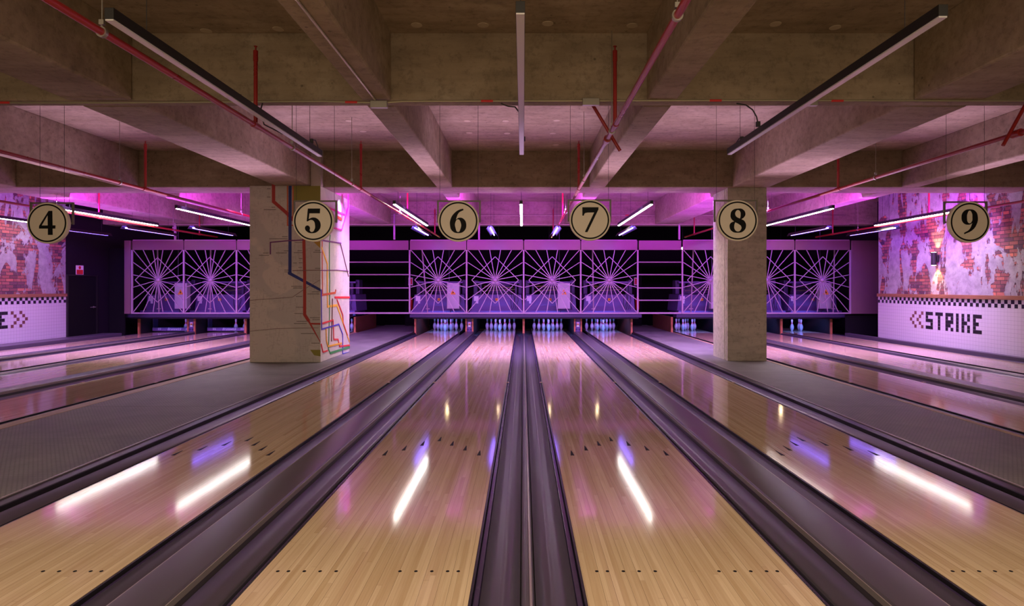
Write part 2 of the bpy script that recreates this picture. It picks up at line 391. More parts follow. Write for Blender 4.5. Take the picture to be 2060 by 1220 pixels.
def side_wall(side):
    s = -1 if side == 'left' else 1
    X = XL if s < 0 else XR
    def xb(mb, d0, d1, y0, y1, z0, z1):      # box whose depth is measured from the wall face into the room
        a, b = X - s*d0, X - s*d1
        return mb.box(min(a,b), max(a,b), y0, y1, z0, z1)
    w = build(xb(MB(), -0.25, 0.0, YN, 16.17, -0.2, ZC), 'wall_'+side, M['brick_l' if s < 0 else 'brick_r'], kind='structure')
    build(xb(MB(), 0, 0.012, YN, 16.17, 0.066, 1.17), 'tile_panel', M['tile'], w)
    build(xb(MB(), 0, 0.05, YN, 16.17, 1.172, 1.255), 'wood_ledge', M['ledge'], w, bevel=0.004)
    y_end = 0.062 + T*math.floor((16.17-0.062)/T)
    bt = MB(); n0 = int(round((y_end-0.062)/T))
    for i in range(60, n0):
        y = 0.062+i*T; r_ = i % 2
        z = 1.17 - (1+r_)*T
        xb(bt, 0.012, 0.015, y+0.002, y+T-0.002, z+0.002, z+T-0.002)
    build(bt, 'checker_border', M['tblack'], w)
    glyph = {'S':['###','#..','###','..#','###'],'T':['###','.#.','.#.','.#.','.#.'],'R':['###','#.#','###','##.','#.#'],
             'I':['#']*5,'K':['#.#','#.#','##.','#.#','#.#'],'E':['###','#..','##.','#..','###']}
    cells = []; c = 0
    for ch in 'STRIKE':
        g = glyph[ch]
        for r_ in range(5):
            for q, t in enumerate(g[r_]):
                if t == '#': cells.append((c+q, r_))
        c += len(g[0])+1
    tot = c-1
    che = []
    for k0 in (0, 3):
        for r_, q in ((0,2),(1,1),(2,0),(3,1),(4,2)): che.append((q+k0, r_))
    if s > 0:      # the word is read from the lanes: pins are on the left, so columns run towards the camera
        i0 = round((14.267-0.062)/T)
        pos = lambda col: (i0-1-col)
        lc = [(pos(a), r_) for a, r_ in cells]; cc = [(pos(a-7), r_) for a, r_ in che]
    else:
        i0 = round((14.37-0.062)/T)
        lc = [(i0-tot+a, r_) for a, r_ in cells]; cc = [(i0+6-a, r_) for a, r_ in che]
        cc = [(i0+1+(5-(a)), r_) for a, r_ in che]
    for nm, lst, mt in (('strike_lettering', lc, 'tblack'), ('chevron_tiles', cc, 'tbrown')):
        mb = MB()
        for i, r_ in lst:
            y = 0.062+i*T; z = 1.17-(5+r_)*T
            xb(mb, 0.012, 0.015, y+0.002, y+T-0.002, z+0.002, z+T-0.002)
        build(mb, nm, M[mt], w)
    return w, xb
wl, xbl = side_wall('left')
wr, xbr = side_wall('right')
# floor-level plinths between the outer gutters and the tiled walls
build(MB().box(XL, -11.93, YN, 17.6, -0.12, 0.065), 'baseboard_left', M['plinth'], bevel=0.01, kind='structure')
build(MB().box(9.575, XR, YN, 17.6, -0.12, 0.065), 'baseboard_right', M['plinth'], bevel=0.01, kind='structure')
# black walls round the machines
build(MB().box(XL-0.25, XL, 16.172, YF, -0.2, ZC), 'wall_left', M['black'], kind='structure')
build(MB().box(10.55, 10.8, 16.172, YF, -0.2, ZC), 'wall_right', M['black'], kind='structure')
build(MB().box(XR+0.001, 10.549, 16.0, 16.17, -0.2, ZC), 'wall_right', M['black'], kind='structure')
build(MB().box(XL-0.25, 10.8, YF, YF+0.2, -0.2, ZC), 'wall_back', M['void'], kind='structure')
# black service door in the left wall
d = build(MB().box(XL+0.001, XL+0.035, 16.22, 17.27, 0.07, 1.73), 'door_1', M['void'], bevel=0.004, kind='structure')
build(MB().box(XL, XL+0.05, 17.28, 17.33, 0.066, 1.78).box(XL, XL+0.05, 16.175, 16.215, 0.066, 1.78).box(XL, XL+0.05, 16.215, 17.28, 1.735, 1.78), 'door_frame', M['lblack'], d)
build(MB().tube((XL+0.035,17.17,0.85),(XL+0.10,17.17,0.85),0.014).tube((XL+0.09,17.18,0.85),(XL+0.09,16.98,0.85),0.012).lathe((XL+0.035,17.17,0.85),[(0,0.03),(0.01,0.03)],16,'x'), 'door_handle', M['galv'], d, smooth=True)

# ------------------------------------------------------------------ lanes
LANES = [  # key, x left, x right, words that point at the lane
 ('l0', -11.69, -10.64, 'furthest left'),
 ('l1', -9.92, -8.87, 'second from left'),
 ('l2', -8.33, -7.28, 'third from left'),
 ('l3', -6.555, -5.50, 'under sign 4'),
 ('a', -3.085, -2.02, 'under sign 5'),
 ('b', -1.299, -0.246, 'under sign 6'),
 ('c', 0.291, 1.346, 'under sign 7'),
 ('d', 2.066, 3.12, 'under sign 8'),
 ('r1', 4.905, 5.96, 'under sign 9'),
 ('r2', 6.69, 7.745, 'second from right'),
 ('r3', 8.28, 9.335, 'furthest right')]
LX = {k: (a, b, w) for k, a, b, w in LANES}
Y0L, Y1L = -1.0, 20.9
def lane_thing(k):
    a, b, w = LX[k]; cx = (a+b)/2
    t = thing('bowling_lane', 'glossy maple bowling lane '+w, 'bowling lane', (cx, Y0L, 0), 'maple bowling lanes')
    build(MB().box(a, b, Y0L, Y1L, -0.06, 0), 'lane_surface', M['lane'], t)
    far = k in ('l0','l1','l2','r2','r3')
    for n in range(-3, 4):
        x = cx+n*0.1335; y = 5.60-0.155*abs(n)
        build(MB().prism_z([(x-0.016, y-0.15), (x+0.016, y-0.15), (x+0.003, y), (x-0.003, y)], 0.0002, 0.0012), 'aiming_arrow', M['ink'], t)
    if not far:
        for dx in (0.45, 0.397, 0.318, 0.239, 0.159):
            for s in (-1, 1): build(MB().lathe((cx+s*dx, 2.95, 0.0002), [(0, 0.0088), (0.001, 0.0088)], 14), 'guide_dot', M['ink'], t)
        for s in (-1, 1):
            build(MB().box(cx+s*0.275-0.011, cx+s*0.275+0.011, 13.1, 14.2, 0.0002, 0.001), 'range_marker', M['ledge'], t)
            build(MB().box(cx+s*0.135-0.011, cx+s*0.135+0.011, 11.2, 12.0, 0.0002, 0.001), 'range_marker', M['ledge'], t)
    return t
for k, *_ in LANES: lane_thing(k)

GUT = []
def gutter(xe, s, words):
    """xe: lane edge, s: +1 gutter lies to +x of it."""
    t = thing('gutter', words, 'gutter', (xe+s*0.117, Y0L, -0.1), 'ball gutters beside the lanes')
    P = lambda pr: [(xe+s*x, z) for x, z in pr]
    y1 = 18.31
    build(MB().prism_y(P([(0.001,-0.11),(0.001,-0.002),(0.013,-0.002),(0.013,-0.11)]), Y0L, y1), 'edge_strip', M['blackpl'], t)
    build(MB().prism_y(P([(0.0135,-0.11),(0.0135,-0.028),(0.019,-0.022),(0.042,-0.022),(0.048,-0.028),(0.048,-0.11)]), Y0L, 18.2), 'bumper_rail', M['bumper'], t, bevel=0.002)
    build(MB().box(min(xe+s*0.002,xe+s*0.040), max(xe+s*0.002,xe+s*0.040), 8.80, 8.86, -0.0015, 0.004), 'joint_clip', M['clip'], t)
    pr = []
    x0, x1 = 0.050, 0.233; n = 32
    for i in range(n+1):
        u = i/n; x = x0+(x1-x0)*u
        z = -0.012-0.075*math.sin(math.pi*u)**0.75 + 0.0022*math.cos(2*math.pi*u*3.0)*math.sin(math.pi*u)
        pr.append((x, z))
    pr2 = [(x0-0.001, -0.105)] + pr + [(x1+0.001, -0.105)]
    build(MB().prism_long(P(pr2), Y0L, y1), 'channel', M['gutter'], t, smooth=True)
    return t
def lane_of(k): return 'the lane '+LX[k][2]
for k, a, b, w in LANES:
    gutter(a, -1, 'dark grey concave gutter along the left edge of '+lane_of(k))
    gutter(b, 1, 'dark grey concave gutter along the right edge of '+lane_of(k))
# flat ball-return covers between lane pairs
for p, q in (('l0','l1'), ('l2','l3'), ('a','b'), ('c','d'), ('r1','r2')):
    x0 = LX[p][1]+0.236; x1 = LX[q][0]-0.236
    t = thing('ball_return_cover', 'raised black cover between the lanes '+LX[p][2]+' and '+LX[q][2], 'lane divider', (x0/2+x1/2, Y0L, -0.11), 'ball return covers')
    prof = [(x0,-0.11),(x0,0.045),(x0+0.012,0.058),(x0+0.03,0.06),(x1-0.03,0.06),(x1-0.012,0.058),(x1,0.045),(x1,-0.11)]
    build(MB().prism_long(prof, Y0L, 18.3), 'cover_top', M['cover'], t, smooth=True)
    build(MB().box(x0-0.004, x0+0.001, Y0L, 18.3, 0.02, 0.05).box(x1-0.001, x1+0.004, Y0L, 18.3, 0.02, 0.05), 'edge_bead', M['edge'], t)
# narrow ridges between the closely set lanes
for p, q in (('l1','l2'), ('b','c'), ('r2','r3')):
    x0 = LX[p][1]+0.236; x1 = LX[q][0]-0.236
    t = thing('divider_ridge', 'thin rounded ridge between the lanes '+LX[p][2]+' and '+LX[q][2], 'lane divider', (x0/2+x1/2, Y0L, -0.11), 'narrow lane dividers')
    w_ = x1-x0
    build(MB().prism_y([(x0,-0.11),(x0,-0.015),(x0+w_*0.15,0.0),(x0+w_*0.5,0.008),(x1-w_*0.15,0.0),(x1,-0.015),(x1,-0.11)], Y0L, 18.3), 'ridge_body', M['cover'], t, smooth=True)
    build(MB().tube((x0+w_*0.72, Y0L, 0.006), (x0+w_*0.72, 18.3, 0.006), 0.007, 8), 'edge_bead', M['edge'], t, smooth=True)
# walkways
for nm, x0, x1, side in (('left', -5.105, -3.45, 'left'), ('right', 3.485, 4.60, 'right')):
    t = thing('walkway', 'grey studded metal walkway around the '+('map-papered' if side == 'left' else 'bare concrete')+' column', 'walkway', ((x0+x1)/2, Y0L, -0.12), 'studded walkways')
    ys = [Y0L, 3.3, 6.9, 9.4, 13.5, 18.4, 22.0]
    for y0, y1 in zip(ys, ys[1:]):
        build(MB().box(x0, x1, y0+0.003, y1-0.003, -0.12, 0.03), 'floor_plate', M['walk'], t, bevel=0.003)
def strip(x0, x1, z1, mat, nm, lab):
    o = build(MB().box(x0, x1, Y0L, 18.3, -0.12, z1), nm, M[mat], bevel=0.004); tag(o, lab, 'edge strip'); return o
strip(-5.262, -5.108, 0.034, 'strip', 'wood_strip', 'bare wood strip along the left side of the left walkway')
strip(4.603, 4.667, 0.034, 'strip', 'wood_strip', 'bare wood strip along the right side of the right walkway')
for x0, x1, lab in ((-3.447, -3.325, 'black kerb between the left walkway and the lane under sign 5'), (3.36, 3.482, 'black kerb between the right walkway and the lane under sign 8')):
    t = thing('kerb', lab, 'kerb', ((x0+x1)/2, Y0L, -0.12), 'black kerbs beside the walkways')
    build(MB().box(x0, x1, Y0L, 18.3, -0.12, 0.025), 'kerb_body', M['blackpl'], t, bevel=0.006)
    e = x0+0.02 if x0 < 0 else x1-0.02
    build(MB().box(e-0.007, e+0.007, Y0L, 18.4, 0.0252, 0.036), 'metal_edging', M['edge'], t, bevel=0.002)

# ------------------------------------------------------------------ columns
CX0, CX1, CY0, CY1 = -5.056, -3.742, 10.94, 12.76
tc = thing('map_column', 'thick square column papered with a coloured transit map on the left walkway', 'column', ((CX0+CX1)/2, (CY0+CY1)/2, 0.031))
build(MB().box(CX0, CX1, CY0, CY1, 0.031, ZB), 'column_shaft', M['paper'], tc, bevel=0.008)
# wall of the papered shaft that climbs beside the main beam up to the slab
build(MB().box(-3.925, CX1, CY0+0.01, 11.09, ZB+0.001, ZC), 'column_head', M['paper'], tc)
def P3(x, y): return (495+x/5.545, 340+y/5.545)
def P4(x, y): return (495+x/6.42, 550+y/6.42)
def front(p): return ((p[0]-VX)*CY0/F, H-(p[1]-VY)*CY0/F)
def sidep(p):
    Y = CX1*F/(p[0]-VX); return (Y, H-(p[1]-VY)*Y/F)
def ribbon(pts, w):
    """2D polyline -> list of quads (u,v)"""
    out = []
    for i in range(len(pts)-1):
        a = Vector(pts[i]); b = Vector(pts[i+1]); d = b-a
        if d.length < 1e-5: continue
        d.normalize(); n = Vector((-d.y, d.x))*w/2
        e = d*w*0.3
        out.append([a-e+n, a-e-n, b+e-n, b+e+n])
    return out
lay = [0]
def fline(px, w, mat):
    mb = MB(); lay[0] += 1; y = CY0-0.0012-0.00025*lay[0]
    for q in ribbon([front(p) for p in px], w):
        lay[0] += 0.35; y = CY0-0.0012-0.00025*lay[0]
        q = [(min(max(v.x, CX0+0.002), CX1-0.002), max(v.y, 0.036)) for v in q]
        mb.add([(u, y, v) for u, v in q]+[(u, CY0, v) for u, v in q], [(0,1,2,3),(0,4,5,1),(1,5,6,2),(2,6,7,3),(3,7,4,0)])
    return mb, mat
def sline(px, w, mat):
    mb = MB(); lay[0] += 1; x = CX1+0.0012+0.00025*lay[0]
    for q in ribbon([sidep(p) for p in px], w):
        lay[0] += 0.35; x = CX1+0.0012+0.00025*lay[0]
        q = [(min(max(v.x, CY0+0.002), CY1-0.002), max(v.y, 0.036)) for v in q]
        mb.add([(x, u, v) for u, v in q]+[(CX1, u, v) for u, v in q], [(0,1,2,3),(0,4,5,1),(1,5,6,2),(2,6,7,3),(3,7,4,0)])
    return mb, mat
A3 = lambda *l: [P3(*p) for p in l]
A4 = lambda *l: [P4(*p) for p in l]
LN = []
def patch(pts, mat):
    mb = MB(); lay[0] += 1; y = CY0-0.0012-0.00025*lay[0]; q = [front(p) for p in pts]; n = len(q)
    q = [(min(u, CX1-0.002), min(v, ZB-0.002)) for u, v in q]
    mb.add([(u, y, v) for u, v in q]+[(u, CY0, v) for u, v in q], [tuple(range(n))]+[(i, n+i, n+(i+1) % n, (i+1) % n) for i in range(n)])
    LN.append((mb, mat))
patch(A3((532,180),(828,180),(828,352),(532,352)), 'm_oliv'); patch(A3((745,808),(828,808),(828,885)), 'm_must')
patch(A4((828,990),(966,990),(966,1075),(880,1062)), 'm_oliv')
LN += [fline(A3((463,180),(463,630),(530,630)), 0.022, 'm_or'), fline(A3((524,180),(524,560)), 0.022, 'm_or'),
 fline(A3((307,165),(307,365),(450,490),(528,570)), 0.062, 'maroon'), fline(A3((492,165),(490,1155))+A4((560,0),(967,212)), 0.058, 'm_blue'),
 fline(A3((645,790),(655,1220))+A4((757,0),(757,535),(805,610)), 0.056, 'maroon'), fline(A4((805,610),(966,885)), 0.034, 'maroon'),
 fline(A4((830,652),(966,655)), 0.03, 'maroon'), fline(A3((272,950),(272,820),(470,802),(640,794)), 0.022, 'm_pur'),
 fline(A4((30,350),(600,310),(740,215),(962,85)), 0.007, 'm_thin'), fline(A4((40,750),(400,715),(940,705)), 0.007, 'm_thin'),
 fline(A3((520,1136),(830,1130)), 0.012, 'm_thin')]
LN += [sline(A3((847,812),(849,1220))+A4((985,0),(985,290)), 0.035, 'm_or'), sline(A3((842,880),(905,1060),(905,1220))+A4((1045,0),(1050,430),(1172,415),(1335,885)), 0.045, 'm_yel'),
 sline(A3((937,740),(928,830),(928,1220))+A4((1078,0),(1075,550),(1062,980),(1085,1032)), 0.03, 'm_grn'), sline(A4((1085,1032),(1335,955)), 0.045, 'm_grn'),
 sline(A4((975,282),(1150,252),(1155,222)), 0.04, 'm_or'), sline(A4((1145,312),(1335,312)), 0.04, 'm_red'),
 sline(A4((972,652),(1122,605),(1130,855),(1185,855),(1205,945),(1335,930)), 0.03, 'm_red'), sline(A4((968,215),(973,725),(1195,660),(1245,790),(1245,1045),(1330,1030)), 0.028, 'm_cob'),
 sline(A4((1030,720),(1035,870),(1055,945),(1230,905)), 0.03, 'm_yel'), sline(A4((968,920),(990,1020),(1050,1000)), 0.025, 'm_red'),
 sline(A3((1070,290),(1065,570)), 0.03, 'm_pink'), sline(A3((1137,290),(1135,430),(1062,682),(960,655)), 0.03, 'm_pink'), sline(A3((930,440),(1095,512)), 0.03, 'm_pink'),
 sline(A3((1000,530),(1060,560)), 0.06, 'm_or'), sline(A3((832,795),(1055,830)), 0.025, 'm_pur'), sline(A3((1050,835),(1140,1200)), 0.012, 'm_thin'),
 sline(A4((1170,340),(1245,540),(1250,640),(1305,800)), 0.02, 'm_red'), sline(A4((1112,330),(1105,640),(1100,880)), 0.014, 'm_thin'),
 sline(A3((830,1133),(1000,1128),(1140,1140)), 0.012, 'm_pur')]
for mb, mt in LN: build(mb, 'map_line', M[mt], tc)
# short station ticks beside the lines (small print on the map)
tk = MB()
for (x, y, w) in ((255,222,40),(255,315,40),(305,428,40),(265,455,130),(430,757,55),(360,780,200),(445,915,45),(395,938,120),(220,940,60),(200,965,110),(600,820,110),(600,912,50),(590,935,110),(800,910,60),(795,930,90),(610,1000,40),(610,1048,40),(545,1050,35),(605,1100,40),(450,1130,45),(450,1150,45),(800,1110,60)):
    u, v = front(P3(x, y)); h = w/5.545*CY0/F/2
    q = 0
    while q < 2*h:
        tk.box(u-h+q, u-h+q+0.012, CY0-0.0015, CY0, v-0.007, v+0.007); q += 0.017
for (x, y, w) in ((655,170,140),(665,192,110),(900,240,100),(870,268,150),(685,300,80),(690,440,90),(680,522,100),(890,575,130),(905,600,90),(715,622,120),(700,650,160),(800,780,180),(895,905,100)):
    u, v = front(P4(x, y)); h = w/6.42*CY0/F/2
    q = 0
    while q < 2*h:
        tk.box(u-h+q, u-h+q+0.012, CY0-0.0015, CY0, v-0.007, v+0.007); q += 0.017
build(tk, 'map_print', M['m_ink'], tc)
rc = build(MB().box(3.86, 4.598, 11.16, 12.0, 0.031, ZB).box(3.853, 3.86, 11.23, 11.26, 0.031, ZB).box(3.853, 3.86, 11.32, 11.34, 0.031, ZB), 'concrete_column', M['conc_col'], bevel=0.006)
tag(rc, 'bare concrete square column standing on the right walkway behind sign 8', 'column')

# ------------------------------------------------------------------ masking grilles (plane y = YM)
YM = 17.5; ZT, ZF, ZBOT = 2.81, 2.53, 0.64
def grille(x0, x1, words, right_post=True):
    cx = (x0+x1)/2
    t = thing('web_grille', 'silver metal spider-web grille '+words, 'grille', (cx, YM, ZBOT), 'spider-web grilles over the lanes')
    build(MB().box(x0+0.01, x1-0.01, YM-0.012, YM+0.012, ZF, ZT), 'top_fascia', M['fascia'], t, bevel=0.004)
    build(MB().bar((x0+0.03, YM, ZT+0.012), (x1-0.03, YM, ZT+0.012), 0.03, 0.02), 'top_rail', M['grille'], t)
    build(MB().box(x0-0.022, x0+0.022, YM-0.022, YM+0.022, ZBOT, ZF-0.001), 'post', M['grille'], t, bevel=0.004)
    if right_post: build(MB().box(x1-0.022, x1+0.022, YM-0.022, YM+0.022, ZBOT, ZF-0.001), 'post', M['grille'], t, bevel=0.004)
    build(MB().box(x0+0.023, x1-0.023, YM-0.02, YM+0.02, ZBOT, ZBOT+0.04), 'bottom_rail', M['grille'], t, bevel=0.004)
    zb, zt = ZBOT+0.05, ZF; cz = (zb+zt)/2+0.03
    xa, xz = x0+0.034, x1-0.034
    pts = []
    for i in range(6):
        pts.append((xa+(xz-xa)*i/5, zt)); pts.append((xa+(xz-xa)*i/5, zb))
    for i in range(1, 5):
        pts.append((xa, zb+(zt-zb)*i/5)); pts.append((xz, zb+(zt-zb)*i/5))
    for (x, z) in pts:
        d = Vector((x-cx, 0, z-cz)).normalized()*0.07
        build(MB().bar((cx+d.x, YM, cz+d.z), (x, YM, z), 0.019, 0.019), 'spoke', M['grille'], t)
    r = min(0.69, (xz-xa)/2-0.07)
    dm = MB(); vs = [(cx, cz+r), (cx+r, cz), (cx, cz-r), (cx-r, cz)]
    for i in range(4):
        a, b = vs[i], vs[(i+1) % 4]; dm.bar((a[0], YM-0.022, a[1]), (b[0], YM-0.022, b[1]), 0.018, 0.018)
    build(dm, 'diamond_ring', M['grille'], t)
    hb = MB().lathe((cx, YM-0.05, cz), [(0, 0.02), (0.01, 0.04), (0.03, 0.065), (0.06, 0.065), (0.07, 0.04)], 8, 'y')
    build(hb, 'hub', M['grille'], t)
    return t
PK = [0.022+k*1.687 for k in (-2, -1, 0, 1, 2)]
gr = [(PK[0], PK[1], 'above the lane under sign 5'), (PK[1], PK[2], 'above the lane under sign 6'), (PK[2], PK[3], 'above the lane under sign 7'), (PK[3], PK[4], 'above the lane under sign 8'),
      (-11.56, -10.03, 'at the left end, over the lane nearest the left tiled wall'), (-10.03, -8.47, 'second from the left end'), (-8.47, -6.92, 'third from the left end, beside the map column'), (-6.92, -5.36, 'hidden partly behind the map column'),
      (4.715, 6.38, 'just left of the bare concrete column'), (6.38, 8.04, 'just right of the bare concrete column'), (8.04, 9.68, 'nearest the right brick wall')]
for i, (a, b, w) in enumerate(gr):
    last = i in (3, 7, 10)
    grille(a, b, w, right_post=last)
# open rail sections over the walkways
for x0, x1, lab in ((-5.32, PK[0]-0.032, 'open horizontal rails just right of the map column'), (PK[4]+0.032, 4.683, 'open horizontal rails left of the bare concrete column')):
    t = thing('rail_section', lab, 'railing', ((x0+x1)/2, YM, ZBOT), 'open rail sections over the walkways')
    build(MB().box(x0, x1, YM-0.012, YM+0.012, ZF, ZT), 'top_fascia', M['fascia'], t, bevel=0.004)
    for z in (1.04, 1.405, 1.80, 2.17): build(MB().tube((x0, YM, z), (x1, YM, z), 0.018, 8), 'rail', M['grille'], t, smooth=True)
    build(MB().box(x0, x1, YM-0.02, YM+0.02, ZBOT, ZBOT+0.045), 'bottom_rail', M['grille'], t)
# solid end panels
o = build(MB().box(-11.74, -11.595, YM-0.03, YM+0.03, ZBOT, ZT).box(-11.79, -11.742, YM-0.01, YM+0.3, ZBOT, ZT), 'end_panel', M['fascia'], bevel=0.006); tag(o, 'narrow upright metal end panel closing the grilles beside the black door', 'panel')
o = build(MB().box(9.715, 10.545, YM-0.015, YM+0.015, ZBOT, ZT), 'end_panel', M['fascia'], bevel=0.006); tag(o, 'wide dull metal end panel beside the right brick wall', 'panel')
o = build(MB().box(9.6, 10.545, YM+0.1, YM+0.14, 0.0, ZBOT+0.02), 'kick_panel', M['void']); tag(o, 'black boarding below the wide metal end panel by the right wall', 'panel')
o = build(MB().box(-12.45, -11.98, YM+0.3, YM+0.34, -0.12, 2.6), 'kick_panel', M['void']); tag(o, 'black boarding to the right of the black door', 'panel')
# hangers of the masking
for x, nm in ((-10.3,'left of the map column'),(-3.81,'just right of the map column'),(-1.3,'above the lane under sign 6'),(1.72,'between signs 7 and 8'),(4.63,'left of the bare column')):
    o = build(MB().bar((x, YM+0.03, ZT+0.03), (x, YM+0.03, ZB+0.3), 0.05, 0.05), 'masking_hanger', M['grille']); tag(o, 'square steel hanger holding the grille fascia, '+nm, 'hanger')

# ------------------------------------------------------------------ pinsetter machines behind the grilles
def machine(x0, x1, words, variant):
    cx = (x0+x1)/2; y = 19.2
    t = thing('pinsetter', 'purple-grey pinsetter machine '+words, 'machine', (cx, y, 0.64), 'pinsetters behind the grilles')
    hs = MB().prism_y([(x0,0.64),(x0+0.06,1.19),(x1-0.04,1.19),(x1,0.64)], y, y+1.3)
    build(hs, 'front_cover', M['mach'], t, bevel=0.012)
    build(MB().box(x0-0.02, x1+0.02, y-0.25, y+0.1, 0.62, 0.68), 'front_shelf', M['mach'], t, bevel=0.01)
    build(MB().box(x0+0.05, x1-0.05, y+0.05, y+1.25, 0.501, 0.639), 'base_frame', M['mdark'], t)
    for x in (x0+0.3, x1-0.22):
        build(MB().box(x-0.035, x+0.035, y+0.25, y+0.33, 1.19, 1.56), 'upright', M['mdark'], t, bevel=0.004)
    build(MB().box(x0+0.12, x1-0.1, y+0.24, y+0.34, 1.56, 1.62), 'cross_beam', M['mach'], t, bevel=0.004)
    build(MB().box(x0+0.05, x0+0.19, y+0.4, y+0.8, 1.19, 1.66), 'side_housing', M['mdark'], t, bevel=0.02)
    build(MB().box(x1-0.15, x1-0.02, y+0.4, y+0.8, 1.19, 1.68), 'side_housing', M['mdark'], t, bevel=0.02)
    el = MB(); r_ = random.Random(variant)
    for i in range(7):
        xx = x0+0.35+r_.random()*(x1-x0-0.7); zz = 1.22+r_.random()*0.3; ll = 0.1+r_.random()*0.3
        el.tube((xx, y+0.5+0.1*i/3, zz), (xx+ll, y+0.5+0.1*i/3, zz+0.02), 0.006, 8)
    el.tube((x0+0.3, y+0.45, 1.30), (x1-0.25, y+0.45, 1.36), 0.009).tube((x0+0.4, y+0.6, 1.45), (x1-0.3, y+0.6, 1.42), 0.008)
    build(el, 'elevator_rods', M['brass'], t, smooth=True)
    wh = MB().lathe((cx+0.1, y+0.9, 1.25), [(0, 0.36), (0.02, 0.40), (0.06, 0.40), (0.08, 0.36)], 24, 'y')
    build(wh, 'pin_wheel', M['mdark'], t, smooth=True)
    cb = MB(); zz = 1.15
    for i in range(4):
        xs = x1-0.35+0.06*i
        cb.path([(xs, y-0.02, 1.19), (xs+0.03*((i % 2)*2-1), y-0.03, 1.0), (xs-0.02, y-0.03, 0.85), (xs+0.02, y-0.02, 0.7)], 0.008, 6)
    build(cb, 'cables', M['wire'], t)
    build(MB().box(x0+0.10, x0+0.25, y-0.006, y, 0.98, 1.14).box(x0+0.17, x0+0.24, y-0.008, y, 0.90, 0.99), 'paper_notice', M['white'], t)
    e = build(MB().box(cx-0.04, cx+0.04, y-0.05, y, 0.99, 1.07), 'emergency_stop', M['yellow'], t, bevel=0.006)
    build(MB().lathe((cx, y-0.075, 1.03), [(0, 0.018), (0.012, 0.02), (0.025, 0.012)], 12, 'y'), 'red_button', M['redpl'], e)
    return t
ML = [('a', -3.58, -1.87, 'over the lane under sign 5'), ('b', -1.69, -0.01, 'over the lane under sign 6'), ('c', 0.03, 1.74, 'over the lane under sign 7'), ('d', 1.95, 3.64, 'over the lane under sign 8'),
      ('l0', -12.25, -10.85, 'over the lane nearest the left tiled wall'), ('l1', -10.66, -9.0, 'over the second lane from the left tiled wall'), ('l2', -8.85, -7.2, 'over the third lane from the left tiled wall'), ('l3', -7.05, -5.4, 'behind the map column'),
      ('r1', 5.0, 6.6, 'left of the bare column'), ('r2', 6.75, 8.4, 'behind the bare column'), ('r3', 8.6, 10.2, 'nearest the right brick wall')]
for i, (k, a, b, w) in enumerate(ML): machine(a, b, w, i)
# white switch cabinets hung between the machines
def bolt(cx, cz, y, s):
    return [(cx+a*s, cz+b*s) for a, b in ((0.1,0.5),(-0.28,-0.05),(-0.02,-0.05),(-0.1,-0.5),(0.28,0.12),(0.02,0.12))]
for px0, px1, w in ((899,924,'behind the grille over the lane under sign 5'),(1121.7,1147,'behind the grille over the lane under sign 7'),(351,370,'behind the grille at the left end'),(1430,1455,'behind the grille left of the bare column'),(1649,1673.5,'behind the grille nearest the right wall')):
    Y = 18.55; x0 = (px0-VX)*Y/F; x1 = (px1-VX)*Y/F
    if px0 < 400: x1 = x0+0.39
    t = thing('switch_cabinet', 'pale switch cabinet with orange triangle '+w, 'electrical cabinet', ((x0+x1)/2, Y, 0.75), 'switch cabinets behind the grilles')
    build(MB().box(x0, x1, Y, Y+0.2, 0.75, 1.56), 'cabinet_body', M['cabinet'], t, bevel=0.008)
    build(MB().box(x0+0.012, x1-0.012, Y-0.012, Y-0.0005, 0.765, 1.545), 'cabinet_door', M['cabinet'], t, bevel=0.004)
    c = (x0+x1)/2
    tr = build(MB().prism_y([(c-0.09,1.20),(c+0.09,1.20),(c,1.37)], Y-0.015, Y-0.0125), 'warning_triangle', M['orange'], t)
    build(MB().prism_y(bolt(c, 1.265, Y, 0.11), Y-0.017, Y-0.0152), 'lightning_symbol', M['ink'], tr)
    build(MB().tube((x0+0.06, Y+0.1, 1.56), (x0+0.06, Y+0.1, ZC), 0.012).tube((x0+0.1, Y+0.1, 0.6), (x0+0.1, Y+0.1, 0.75), 0.012), 'conduit', M['mdark'], t)
# leaning support poles
for (xa, xb, w) in ((848,860.6,'leaning behind the grille over the lane under sign 5'),(1192,1194,'behind the grille over the lane under sign 8'),(316.6,320,'behind the left end grille'),(1395,1390,'behind the grille left of the bare column'),(1679,1676,'behind the grille nearest the right wall'),(424,423,'behind the second grille from the left end')):
    Y = 18.3
    o = build(MB().tube(((xa-VX)*Y/F, Y, 2.75), ((xb-VX)*Y/F, Y, 0.602), 0.022, 10).cbox(((xb-VX)*Y/F, Y, 0.76), (0.12, 0.04, 0.03)), 'support_pole', M['grille'], smooth=True)
    tag(o, 'thin metal support pole '+w, 'pole')
# header beams, kickbacks, pits
for x0, x1, w in ((-3.45, 3.62, 'over the four middle lanes'), (-12.2, -5.3, 'over the four left lanes'), (4.68, 9.85, 'over the three right lanes')):
    t = thing('deck_header', 'long violet-grey steel header under the grilles '+w, 'steel beam', ((x0+x1)/2, 18.1, 0.48), 'steel headers above the pin decks')
    build(MB().box(x0, x1, 18.02, 18.45, 0.501, 0.60), 'header_channel', M['mdark'], t, bevel=0.01)
    build(MB().box(x0+0.05, x1-0.05, 18.25, 18.29, 0.45, 0.49), 'lower_bar', M['mdark'], t, bevel=0.004)
def warn_label(c, y, z, par):
    b = build(MB().box(c-0.04, c+0.04, y-0.004, y, z-0.07, z+0.07), 'warning_label', M['white'], par)
    build(MB().prism_y([(c-0.03, z-0.01), (c+0.03, z-0.01), (c, z+0.05)], y-0.007, y-0.0045), 'warning_triangle', M['orange'], b)
